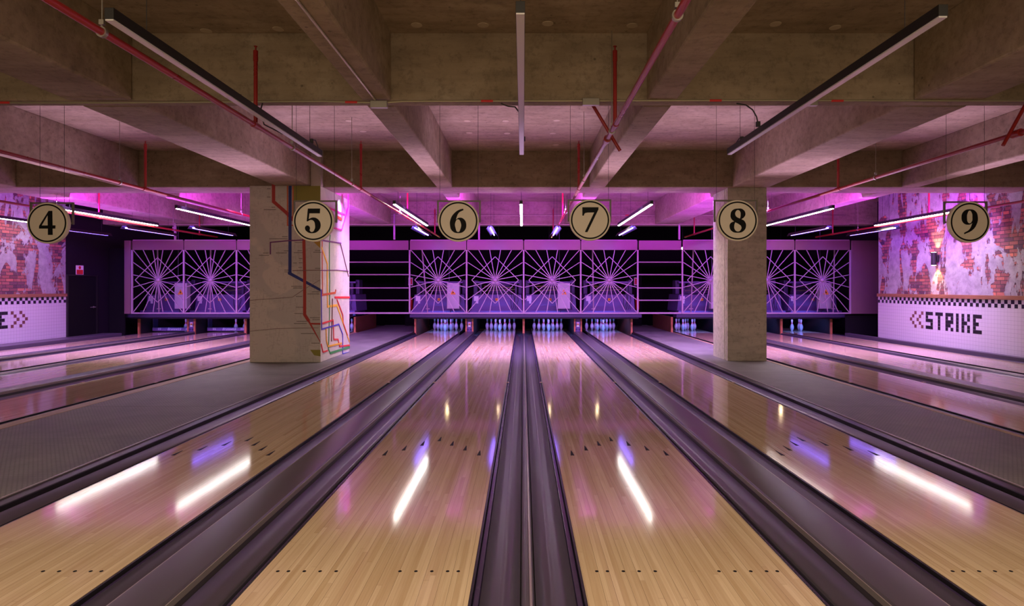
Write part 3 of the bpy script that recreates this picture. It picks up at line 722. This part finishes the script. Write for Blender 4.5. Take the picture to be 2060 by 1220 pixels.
for p, q in (('l0','l1'), ('l2','l3'), ('a','b'), ('c','d'), ('r1','r2')):
    x0 = LX[p][1]+0.237; x1 = LX[q][0]-0.237
    t = thing('kickback_box', 'wood-sided kickback housing between the lanes '+LX[p][2]+' and '+LX[q][2], 'kickback', ((x0+x1)/2, 18.35, -0.1), 'kickback housings')
    build(MB().box(x0+0.05, x1-0.05, 18.34, 18.5, 0.0, 0.50), 'front_plate', M['mach'], t, bevel=0.006)
    for xa in (x0, x1-0.045):
        build(MB().box(xa, xa+0.045, 18.38, 21.0, -0.08, 0.50), 'side_board', M['kshade'], t)
        build(MB().box(xa, xa+0.045, 18.32, 18.379, -0.08, 0.50), 'front_edge', M['klit'], t, bevel=0.004)
    warn_label((x0+x1)/2, 18.338, 0.27, t)
    build(MB().cbox(((x0+x1)/2-0.05, 18.33, 0.12), (0.06, 0.02, 0.06)).cbox(((x0+x1)/2+0.05, 18.33, 0.12), (0.06, 0.02, 0.06)), 'sensor', M['mdark'], t)
for p, q in (('l1','l2'), ('b','c'), ('r2','r3')):
    c = (LX[p][1]+LX[q][0])/2
    o = build(MB().box(c-0.032, c+0.032, 18.38, 21.0, -0.12, 0.50), 'kickback_board', M['kshade']); build(MB().box(c-0.032, c+0.032, 18.32, 18.379, -0.12, 0.50), 'front_edge', M['klit'], o, bevel=0.004); tag(o, 'thin wooden kickback board between the lanes '+LX[p][2]+' and '+LX[q][2], 'kickback')
for x0, w in ((-11.985,'at the outer side of the furthest left lane'), (-5.262,'just behind the map column, facing the walkway'), (-3.38,'at the right end of the map column walkway'), (3.358,'at the left end of the bare column walkway'), (4.61,'just left of the bare column, facing the walkway'), (9.573,'at the outer side of the furthest right lane')):
    o = build(MB().box(x0, x0+0.055, 18.46, 21.0, -0.12, 0.499), 'kickback_board', M['kshade' if abs(x0) > 5.5 else 'kdim']); build(MB().box(x0, x0+0.055, 18.40, 18.459, -0.12, 0.499), 'front_edge', M['klit'], o); tag(o, 'orange-brown wooden kickback board '+w, 'kickback')
for x0, x1, w in ((-12.2,-5.32,'behind the left pin decks'), (-3.3,3.3,'behind the middle pin decks'), (4.75,9.5,'behind the right pin decks')):
    o = build(MB().box(x0, x1, 21.02, 21.06, -0.05, 0.62), 'pit_curtain', M['void']); tag(o, 'black pit curtain '+w, 'curtain')
# ------------------------------------------------------------------ pins
PROF = [(0,2.03),(0.25,2.25),(0.75,2.83),(2.25,3.906),(3.375,4.51),(4.5,4.766),(5.2,4.72),(5.875,4.563),(7.25,3.703),(8.0,2.98),(8.625,2.472),(9.375,1.965),(10,1.797),(10.875,1.87),(11.75,2.094),(12.625,2.406),(13.5,2.547),(14.2,2.3),(14.7,1.6),(14.95,0.7),(15,0.05)]
PROF = [(h*0.0254, d_*0.0127) for h, d_ in PROF]
def pr_at(h):
    for (a, ra), (b, rb) in zip(PROF, PROF[1:]):
        if a <= h <= b: return ra+(rb-ra)*(h-a)/(b-a)
    return 0
def make_pin(x, y, label):
    o = build(MB().lathe((x, y, 0.001), PROF, 24), 'bowling_pin', M['pin'], smooth=True, origin=(x, y, 0.001)); tag(o, label, 'bowling pin', 'bowling pins standing on the decks')
    for h in (8.75, 9.85):
        hs = [h*0.0254, (h+0.35)*0.0254, (h+0.7)*0.0254]
        build(MB().lathe((x, y, 0.001), [(q, pr_at(q)+0.0012) for q in hs], 20), 'neck_stripe', M['pinred'], o, smooth=True)
    return o
first = [None]
def pin(x, y, label):
    if first[0] is None: first[0] = make_pin(x, y, label); return first[0]
    c = copy_tree(first[0]); c.location = (x, y, 0.001); c['label'] = label; return c
ROWN = ['front pin', 'second row', 'third row', 'back row']
ORD = [[''], ['left pin', 'right pin'], ['left pin', 'middle pin', 'right pin'], ['leftmost pin', 'pin left of middle', 'pin right of middle', 'rightmost pin']]
for k in ('a', 'b', 'c', 'd', 'l3', 'r1'):
    a, b, w = LX[k]; cx = (a+b)/2 + (0.02 if k in 'abcd' else 0)
    for r_ in range(4):
        for i in range(r_+1):
            if k == 'l3' and i < r_-0: continue
            if k == 'r1' and (r_, i) in ((3, 3), (0, 0)): continue
            x = cx+(i-r_/2)*0.3048; y = 19.25+r_*0.264
            lab = 'white red-striped pin, ' + ('front pin' if r_ == 0 else ORD[r_][i]+' of the '+ROWN[r_]) + ', lane '+w
            pin(x, y, lab)
pin(8.80, 19.35, 'left one of the close pins on the lane furthest right')
pin(9.10, 19.35, 'front right one of the close pins on the lane furthest right')
pin(9.16, 19.62, 'rear one of the close pins on the lane furthest right')
# left-hand pair of machines: sweep boards down, two pins behind each
def text_mesh(txt, size, extrude=0.001, shear=0.0):
    cu = bpy.data.curves.new('txt', 'FONT'); cu.body = txt; cu.size = size; cu.extrude = extrude; cu.shear = shear; cu.align_x = 'CENTER'; cu.align_y = 'CENTER'; cu.offset = size*0.018
    ob = bpy.data.objects.new('txt', cu); me = bpy.data.meshes.new_from_object(ob); bpy.data.objects.remove(ob); bpy.data.curves.remove(cu); return me
def place_mesh(me, name, mat, parent, loc):
    o = bpy.data.objects.new(name, me); COL.objects.link(o); me.materials.clear(); me.materials.append(mat)
    o.parent = parent; o.location = Vector(loc)-ORG[parent.name]; o.rotation_euler = (R(90), 0, 0); ORG[o.name] = Vector(loc); return o
for k, px0, px1, w in (('l0', 317, 402.5, 'on the lane nearest the left tiled wall'), ('l1', 421.5, 508, 'on the second lane from the left tiled wall')):
    Y = 18.9; c = -11.13 if k == 'l0' else -9.38; x0 = c-0.70; x1 = c+0.70
    t = thing('sweep_board', 'violet lettered sweep board lowered '+w, 'sweep board', (c, Y, 0.02), 'lowered sweep boards')
    build(MB().box(x0, x1, Y-0.015, Y+0.015, 0.03, 0.14), 'board', M['board'], t, bevel=0.004)
    place_mesh(text_mesh('Brunswick', 0.105, 0.001, 0.35), 'lettering', M['print_text'], t, (c, Y-0.018, 0.092))
    lg = MB()
    for cc in (c-0.47, c+0.42):
        for r_ in range(3):
            lg.box(cc-0.05, cc-0.012, Y-0.018, Y-0.0155, 0.06+r_*0.024, 0.076+r_*0.024)
            lg.box(cc+0.004, cc+0.05-0.012*(r_ == 1), Y-0.018, Y-0.0155, 0.06+r_*0.024, 0.076+r_*0.024)
    lg.box(c-0.40, c-0.27, Y-0.018, Y-0.0155, 0.052, 0.058).box(c+0.25, c+0.37, Y-0.018, Y-0.0155, 0.052, 0.058).box(c-0.22, c+0.22, Y-0.018, Y-0.0155, 0.046, 0.052)
    build(lg, 'logo_marks', M['print_text'], t)
    build(MB().box(x0+0.01, x0+0.05, Y-0.01, Y+0.2, 0.14, 0.5).box(x1-0.05, x1-0.01, Y-0.01, Y+0.2, 0.14, 0.5), 'sweep_arm', M['mdark'], t)
pin(-11.11, 19.5, 'left shadowed pin behind the leftmost lowered sweep board')
pin(-10.84, 19.5, 'right shadowed pin behind the leftmost lowered sweep board')
pin(-9.46, 19.5, 'left shadowed pin behind the sweep board beside the map column')
pin(-9.17, 19.5, 'right shadowed pin behind the sweep board beside the map column')

# ------------------------------------------------------------------ back-wall items
def notice(x0, x1, z0, z1, y, lab):
    t = thing('fire_notice', lab, 'sign', ((x0+x1)/2, y, z0), 'small red fire notices')
    build(MB().box(x0, x1, y-0.006, y, z0, z1), 'notice_plate', M['white'], t)
    build(MB().box(x0+(x1-x0)*.12, x1-(x1-x0)*.12, y-0.009, y-0.0065, z0+(z1-z0)*0.12, z1-(z1-z0)*0.12), 'red_field', M['redpl'], t)
for px, w in ((826,'left of the grille over the lane under sign 5'), (1280,'right of the grille over the lane under sign 8')):
    x = (px-VX)*21.5/F
    build_y = 21.5
    p = build(MB().box(x-0.2, x+0.2, build_y, build_y+0.1, -0.12, 2.2), 'partition_post', M['void']); tag(p, 'black partition post behind the rails, '+w, 'post')
    notice(x-0.08, x+0.08, 1.50, 1.78, build_y-0.001, 'small red and white fire notice '+w)
    t = thing('fire_extinguisher', 'red fire extinguisher hanging '+w, 'fire extinguisher', (x+0.02, build_y-0.10, 0.62), 'red extinguishers')
    build(MB().lathe((x+0.02, build_y-0.09, 0.62), [(0,0.06),(0.02,0.075),(0.36,0.075),(0.42,0.05),(0.45,0.02),(0.47,0.02)], 16), 'cylinder', M['redpl'], t, smooth=True)
    build(MB().box(x-0.02, x+0.09, build_y-0.11, build_y-0.07, 1.09, 1.13), 'valve_handle', M['black'], t)
# red/white notice over the black door (on the left side wall)
Yn = 12.5*F/(VX-160)
t = thing('door_notice', 'white notice with red lower half above the black door', 'sign', (XL, Yn, 1.76))
build(MB().box(XL+0.001, XL+0.008, Yn-0.14, Yn+0.14, 1.77, 2.04), 'notice_plate', M['white'], t)
build(MB().box(XL+0.0085, XL+0.010, Yn-0.12, Yn+0.12, 1.79, 1.92), 'red_field', M['redpl'], t)
build(MB().lathe((XL+0.0085, Yn, 1.98), [(0,0.045),(0.002,0.045)], 16, 'x'), 'round_symbol', M['redpl'], t)

# ------------------------------------------------------------------ lane number signs
def digit_mesh(splines, depth):
    cu = bpy.data.curves.new('digit', 'CURVE'); cu.dimensions = '2D'; cu.fill_mode = 'BOTH'; cu.extrude = depth; cu.resolution_u = 8
    for sp in splines:
        s = cu.splines.new('BEZIER'); s.bezier_points.add(len(sp)-1); s.use_cyclic_u = True
        for bp, (x, y, c) in zip(s.bezier_points, sp):
            bp.co = (x, y, 0); bp.handle_left_type = bp.handle_right_type = ('VECTOR' if c else 'AUTO')
    ob = bpy.data.objects.new('digit', cu); me = bpy.data.meshes.new_from_object(ob); bpy.data.objects.remove(ob); bpy.data.curves.remove(cu); return me
def nz(pts, cx, cy, r): return [((p[0]-cx)/r, (cy-p[1])/r, (len(p) > 2)) for p in pts]
c_ = 1
DG = {
 '4': [nz([(440,413,c_),(520,413,c_),(525,728,c_),(588,728,c_),(585,798,c_),(525,798,c_),(528,935,c_),(425,935,c_),(425,798,c_),(232,798,c_),(235,740,c_)], 408, 677, 445),
       nz([(420,505,c_),(288,730,c_),(422,730,c_)], 408, 677, 445)],
 '5': [nz([(695,440,c_),(830,440,c_),(828,493,c_),(712,493,c_),(704,556,c_),(752,539),(806,558),(836,622),(808,688),(738,713),(684,694),(663,656),(678,630),(702,630),(718,654),(716,684),(742,699),(768,672),(774,625),(756,575),(725,566),(690,583,c_),(682,580,c_)], 753, 578, 227)],
 '6': [nz([(348,170,c_),(352,186,c_),(300,216),(266,292,c_),(305,271),(355,286),(383,350),(358,420),(292,443),(228,420),(201,350),(214,272),(258,212),(300,184)], 294, 308, 229),
       nz([(290,289),(262,320),(263,385),(291,431),(318,395),(322,330)], 294, 308, 229)],
 '7': [nz([(1690,152,c_),(1870,152,c_),(1869,178,c_),(1747,430,c_),(1718,428,c_),(1822,210,c_),(1745,212,c_),(1716,222),(1707,246,c_),(1690,246,c_)], 1776, 295, 229)],
 '8': [nz([(795,342),(920,362),(983,470),(950,555),(885,606,c_),(955,650),(998,775),(930,905),(790,945),(645,905),(588,790),(615,705),(702,660,c_),(635,600),(612,500),(660,385)], 791, 640, 512),
       nz([(795,378),(735,430),(735,510),(780,560),(850,590,c_),(864,510),(848,410)], 791, 640, 512),
       nz([(728,683,c_),(705,760),(716,860),(795,915),(872,865),(880,790),(820,730)], 791, 640, 512)],
 '9': [nz([(362,178),(428,200),(455,272),(440,350),(395,412),(302,460,c_),(300,444,c_),(360,405),(394,334,c_),(355,352),(295,335),(271,262),(300,198)], 365, 322, 232),
       nz([(362,193),(338,225),(332,275),(342,325),(362,337),(388,315),(394,265),(386,215)], 365, 322, 232)]}
YS = 7.2; RS = 0.25
for dgt, px, py in (('4',95,449),('5',630,445),('6',922,445),('7',1187,443),('8',1484,444),('9',1951,447)):
    cx = (px-VX)*YS/F; cz = H-(py-VY)*YS/F
    if dgt == '9': cx -= 0.0
    t = thing('lane_sign', 'round cream hanging sign with black number '+dgt, 'lane sign', (cx, YS, cz-RS), 'round lane number signs')
    build(MB().lathe((cx, YS, cz), [(0, RS-0.004), (0.004, RS), (0.05, RS), (0.054, RS-0.004)], 64, 'y'), 'disc', M['sign'], t, smooth=True)
    n = 64; r1, r2 = RS*0.928, RS*0.858; mb = MB()
    vs = [(cx+r*math.cos(2*math.pi*k/n), yy, cz+r*math.sin(2*math.pi*k/n)) for yy in (YS-0.0015, YS+0.001) for r in (r1, r2) for k in range(n)]
    fs = [(k, (k+1) % n, n+(k+1) % n, n+k) for k in range(n)]+[(k, (k+1) % n, 2*n+(k+1) % n, 2*n+k) for k in range(n)]+[(n+k, n+(k+1) % n, 3*n+(k+1) % n, 3*n+k) for k in range(n)]
    mb.add(vs, fs); build(mb, 'black_ring', M['ink'], t)
    me = digit_mesh([[(x*RS, y*RS, c) for x, y, c in sp] for sp in DG[dgt]], 0.0015)
    place_mesh(me, 'numeral', M['ink'], t, (cx, YS-0.001, cz))
    w = 0.268; fb = MB(); yb = YS+0.075; zt = cz+0.262
    fb.box(cx-w, cx+w, yb-0.01, yb+0.01, zt-0.018, zt).box(cx-w, cx-w+0.02, yb-0.0099, yb+0.0099, cz-0.01, zt-0.018).box(cx+w-0.02, cx+w, yb-0.0099, yb+0.0099, cz-0.01, zt-0.018)
    fb.box(cx-w+0.0, cx+w-0.0, yb-0.012, yb-0.02, cz-0.004, cz+0.012)
    build(fb, 'hanging_bracket', M['sframe'], t)
    wb = MB()
    for s in (-1, 1):
        wx = cx+s*(0.15 if dgt == '4' else 0.235)
        wb.tube((wx, yb, zt), (wx, yb, ceil_z(wx, yb)), 0.0022, 6)
    build(wb, 'suspension_wire', M['wire'], t)

# ------------------------------------------------------------------ sprinkler pipes
ZP = 2.98
def sprinkler(x, words, drops, hang, y1=18.3, brace=None):
    t = thing('sprinkler_pipe', 'red sprinkler pipe running towards the pins '+words, 'pipe', (x, YN, ZP), 'red sprinkler pipes')
    build(MB().tube((x, YN+0.5, ZP), (x, y1, ZP), 0.024, 14), 'main_pipe', M['pipe'], t, smooth=True)
    for y in drops:
        build(MB().tube((x, y, ZP), (x, y, 3.70), 0.019, 10).tube((x, y, 3.60), (x, y, 3.70), 0.023, 10).tube((x, y, 3.70), (x, y, 3.74), 0.008, 8).lathe((x, y, 3.74), [(0,0.018),(0.004,0.018)], 12), 'sprinkler_riser', M['pipe'], t, smooth=True)
        build(MB().tube((x, y-0.06, ZP), (x, y+0.06, ZP), 0.031, 14), 'tee_collar', M['pipe'], t, smooth=True)
    for y in hang:
        build(MB().tube((x, y-0.012, ZP), (x, y+0.012, ZP), 0.033, 14).tube((x, y, ZP+0.03), (x, y, ZC), 0.004, 6).cbox((x, y, ZP+0.06), (0.03, 0.02, 0.03)), 'pipe_hanger', M['galv'], t, smooth=True)
    if brace:
        y, dx = brace
        build(MB().tube((x-dx*0.28, y, ZP-0.12), (x+dx, y+0.05, ZC-0.02), 0.018, 10).tube((x, y-0.05, ZP), (x, y+0.05, ZP), 0.04, 12), 'sway_brace', M['pipe'], t, smooth=True)
    return t
DR = (5.7, 9.4, 13.2, 17.3)
sprinkler(-2.575, 'between the map column and the left beam', DR, (3.62, 6.6, 8.9, 12.4), brace=None)
sprinkler(0.887, 'right of the centre, beside sign 7', DR, (3.4, 5.9, 8.6, 12.3), brace=(6.25, -0.5))
sprinkler(-6.0, 'passing above sign 4 to the map column', DR, (5.2, 8.8, 12.6), brace=(6.35, 0.5))
sprinkler(5.01, 'descending past the bare concrete column', DR, (4.8, 8.4, 12.1), brace=(6.0, 0.5))
sprinkler(9.06, 'along the right brick wall', DR, (7.0, 12.0, 16.0))
sprinkler(-9.46, 'far left, behind sign 4', DR, (7.0, 12.0, 16.0))
# ------------------------------------------------------------------ linear lamps
def lamp(x, y0, y1, z, lit, label, group, wires=True):
    t = thing('linear_lamp', label, 'lamp', (x, (y0+y1)/2, z), group)
    w, h = 0.055, 0.075
    build(MB().box(x-w/2, x+w/2, y0, y1, z+0.008, z+h), 'housing', M['lblack'], t, bevel=0.002)
    if lit: build(MB().box(x-w/2+0.003, x+w/2-0.003, y0+0.03, y1-0.03, z-0.006, z+0.0078), 'lit_diffuser', M['lon'], t, bevel=0.006)
    else: build(MB().box(x-w/2+0.003, x+w/2-0.003, y0+0.004, y1-0.004, z-0.001, z+0.0078), 'diffuser', M['loff'], t)
    mb = MB()
    for y in (y0+0.35, y1-0.35): mb.tube((x, y, z+h), (x, y, ceil_z(x, y)), 0.0025, 6)
    build(mb, 'suspension_wire', M['wire'], t)
    if not lit:
        ye = y1-0.35
        build(MB().tube((x+0.02, ye, z+h), (x+0.02, ye, z+h+0.05), 0.022, 12).path([(x+0.02, ye, z+h+0.04), (x+0.03, ye+0.1, z+h+0.06), (x+0.02, ye+0.2, z+h+0.02), (x, ye+0.28, z+h)], 0.006, 8), 'cable_gland', M['wire'], t, smooth=True)
    return t
lamp(-2.45, 3.5, 7.15, 3.0, False, 'long black unlit linear lamp in the front row, left one', 'unlit black linear lamps')
lamp(-0.015, 3.42, 7.05, 3.0, False, 'long black unlit linear lamp in the front row, centre one', 'unlit black linear lamps')
lamp(2.46, 3.46, 7.05, 3.0, False, 'long black unlit linear lamp in the front row, right one', 'unlit black linear lamps')
for x, w in ((-12.0,'seen left of sign 4, nearest the left wall'), (-9.35,'seen just right of sign 4'), (-6.95,'ending at the map column'), (-2.45,'between signs 5 and 6'), (-0.035,'hanging centrally between signs 6 and 7'), (2.45,'between signs 7 and 8'), (6.22,'right of the bare concrete column'), (9.0,'ending at sign 9, nearest the right wall')):
    lamp(x, 11.25 if abs(x) < 3 else 11.85, 15.15, 3.0, True, 'lit white linear lamp '+w, 'lit white linear lamps')
    # the glow of the tube, thrown down
    area('linear_lamp_light', (x, 13.2, 2.975), (0, 0, 0), 0.05, 3.8 if abs(x) < 3 else 3.1, (28 if x > 8 else 1 if x < -11 else 36 if x < -8 else 54), (1.0, 0.86, 0.86), 136)
# violet tubes, one over each lane before the pins
for k, a, b, w in LANES:
    cx = (a+b)/2*1.04+0.0
    t = thing('violet_tube', 'violet tube lamp hung over the far end of the lane '+w, 'lamp', (cx, 15.5, 2.86), 'violet tubes before the pins')
    build(MB().prism_y([(cx-0.10, 2.86), (cx-0.05, 2.94), (cx+0.05, 2.94), (cx+0.10, 2.86), (cx+0.09, 2.86), (cx+0.045, 2.93), (cx-0.045, 2.93), (cx-0.09, 2.86)], 14.5, 16.6), 'reflector', M['lblack'], t)
    build(MB().tube((cx, 14.55, 2.885), (cx, 16.55, 2.885), 0.016, 10), 'tube', M['uv'], t, smooth=True)
    build(MB().tube((cx, 14.8, 2.94), (cx, 14.8, ceil_z(cx, 14.8)), 0.003, 6).tube((cx, 16.3, 2.94), (cx, 16.3, ceil_z(cx, 16.3)), 0.003, 6), 'suspension_wire', M['wire'], t)
    spot('violet_beam', (cx, 16.3, 2.82), (cx, 18.5, 0.3), 80, (0.13, 0.12, 1.0), 95, 1.0, 0.2)
    # violet pin-deck light under the machine
    area('pin_deck_light', (cx/1.04, 18.6, 0.46), (R(50), 0, 0), 0.9, 0.05, (2.0 if k in ('l0','l1') else 0.5 if k == 'l2' else 12), (0.12, 0.22, 1.0))
# warm lamps behind the fascia
for x in (-11.17, -7.8, -2.56, -0.82, 0.89, 2.52, 5.4, 8.72):
    o = thing('machine_lamp', 'small warm round lamp above the machines behind the grille fascia', 'lamp', (x, 20.0, 2.74), 'warm lamps above the machines')
    build(MB().lathe((x, 20.0, 2.70), [(0,0.005),(0.01,0.03),(0.035,0.045),(0.06,0.035),(0.08,0.02)], 14), 'bulb', M['warm'], o, smooth=True)
    build(MB().lathe((x, 20.0, 2.78), [(0,0.05),(0.05,0.03),(0.07,0.01)], 14).tube((x, 20, 2.85), (x, 20, ZC), 0.006, 6), 'socket', M['lblack'], o, smooth=True)
# ------------------------------------------------------------------ wall lamp
yw = XR*F/(1890-VX-3); zw = 2.09
t = thing('wall_sconce', 'black up-and-down wall lamp glowing warm on the right brick wall', 'wall lamp', (XR, yw, zw))
build(MB().lathe((XR-0.10, yw, zw-0.15), [(0,0.055),(0.30,0.055)], 20), 'lamp_barrel', M['lblack'], t, smooth=True)
build(MB().box(XR-0.05, XR-0.001, yw-0.05, yw+0.05, zw-0.07, zw+0.07), 'wall_mount', M['lblack'], t, bevel=0.01)
build(MB().lathe((XR-0.10, yw, zw+0.151), [(0,0.05),(0.004,0.05)], 20).lathe((XR-0.10, yw, zw-0.155), [(0,0.05),(0.004,0.05)], 20), 'glowing_lens', M['sconce'], t)
spot('sconce_up', (XR-0.10, yw, zw+0.17), (XR+0.08, yw, zw+1.0), 70, (1.0,0.62,0.28), 75, 0.7, 0.03)
spot('sconce_down', (XR-0.10, yw, zw-0.17), (XR+0.08, yw, zw-1.0), 70, (1.0,0.62,0.28), 75, 0.7, 0.03)
# ------------------------------------------------------------------ conduits
def conduit(name, pts, r, boxes, label, tapes=()):
    t = thing(name, label, 'conduit', pts[0])
    build(MB().path(pts, r, 8), 'metal_tube', M['cond'], t, smooth=True)
    for b in boxes: build(MB().cbox(b, (0.17, 0.05, 0.07)), 'junction_box', M['galv'], t, bevel=0.005)
    for (x, y, z) in tapes: build(MB().tube((x-0.06, y, z), (x+0.06, y, z), r+0.002, 8), 'red_tape', M['redpl'], t, smooth=True)
    return t
yc = 5.93
conduit('electrical_conduit', [(-12, yc, 3.275), (-4.2, yc, 3.27), (-2.0, yc, 3.285), (-1.42, yc, 3.268), (-1.2, yc, 3.285), (2.2, yc, 3.295), (9.6, yc, 3.28)], 0.010,
        [(-1.44, yc-0.01, 3.25), (0.68, yc-0.01, 3.275), (2.86, yc-0.01, 3.27)], 'thin metal conduit with junction boxes along the lower edge of the front cross beam', [(-5.2, yc, 3.272), (-1.72, yc, 3.277), (-0.36, yc, 3.288), (1.93, yc, 3.293), (3.15, yc, 3.29)])
conduit('electrical_conduit', [(-1.47, YN+0.5, 3.286), (-1.47, 5.88, 3.286)], 0.010, [], 'thin metal conduit under the beam left of the centre lamp')
conduit('electrical_conduit', [(-12, 17.583, 3.57), (9.6, 17.583, 3.57)], 0.012, [(-6.5, 17.57, 3.57), (2.0, 17.57, 3.57), (7.9, 17.57, 3.57)], 'thin conduit crossing the magenta-lit rear beam', [(-9.8, 17.583, 3.57), (-1.9, 17.583, 3.57), (3.1, 17.583, 3.57), (6.9, 17.583, 3.57)])
conduit('electrical_conduit', [(-12, 17.4, 3.27), (9.6, 17.4, 3.27)], 0.014, [], 'cable conduit below the rear beam above the grilles')
# loose black cables near the unlit lamps
for pts, lab in (([(-2.62,5.95,3.27),(-2.66,6.0,3.22),(-2.67,6.1,3.1),(-2.6,6.4,3.08)], 'loose black cable drooping to the left unlit lamp'),
                 ([(-0.22,5.95,3.27),(-0.15,5.98,3.25),(-0.08,6.0,3.25),(-0.02,6.1,3.2),(-0.01,6.3,3.08)], 'loose black cable drooping to the centre unlit lamp'),
                 ([(2.15,5.95,3.27),(2.25,5.97,3.26),(2.33,6.0,3.22),(2.37,6.0,3.15),(2.38,6.0,3.10)], 'loose black cable with plug beside the right unlit lamp')):
    mb = MB().path(pts, 0.007, 8)
    if 'plug' in lab: mb.cbox((2.385, 6.0, 3.075), (0.035, 0.035, 0.05))
    o = build(mb, 'power_cable', M['wire'], smooth=True); tag(o, lab, 'cable')
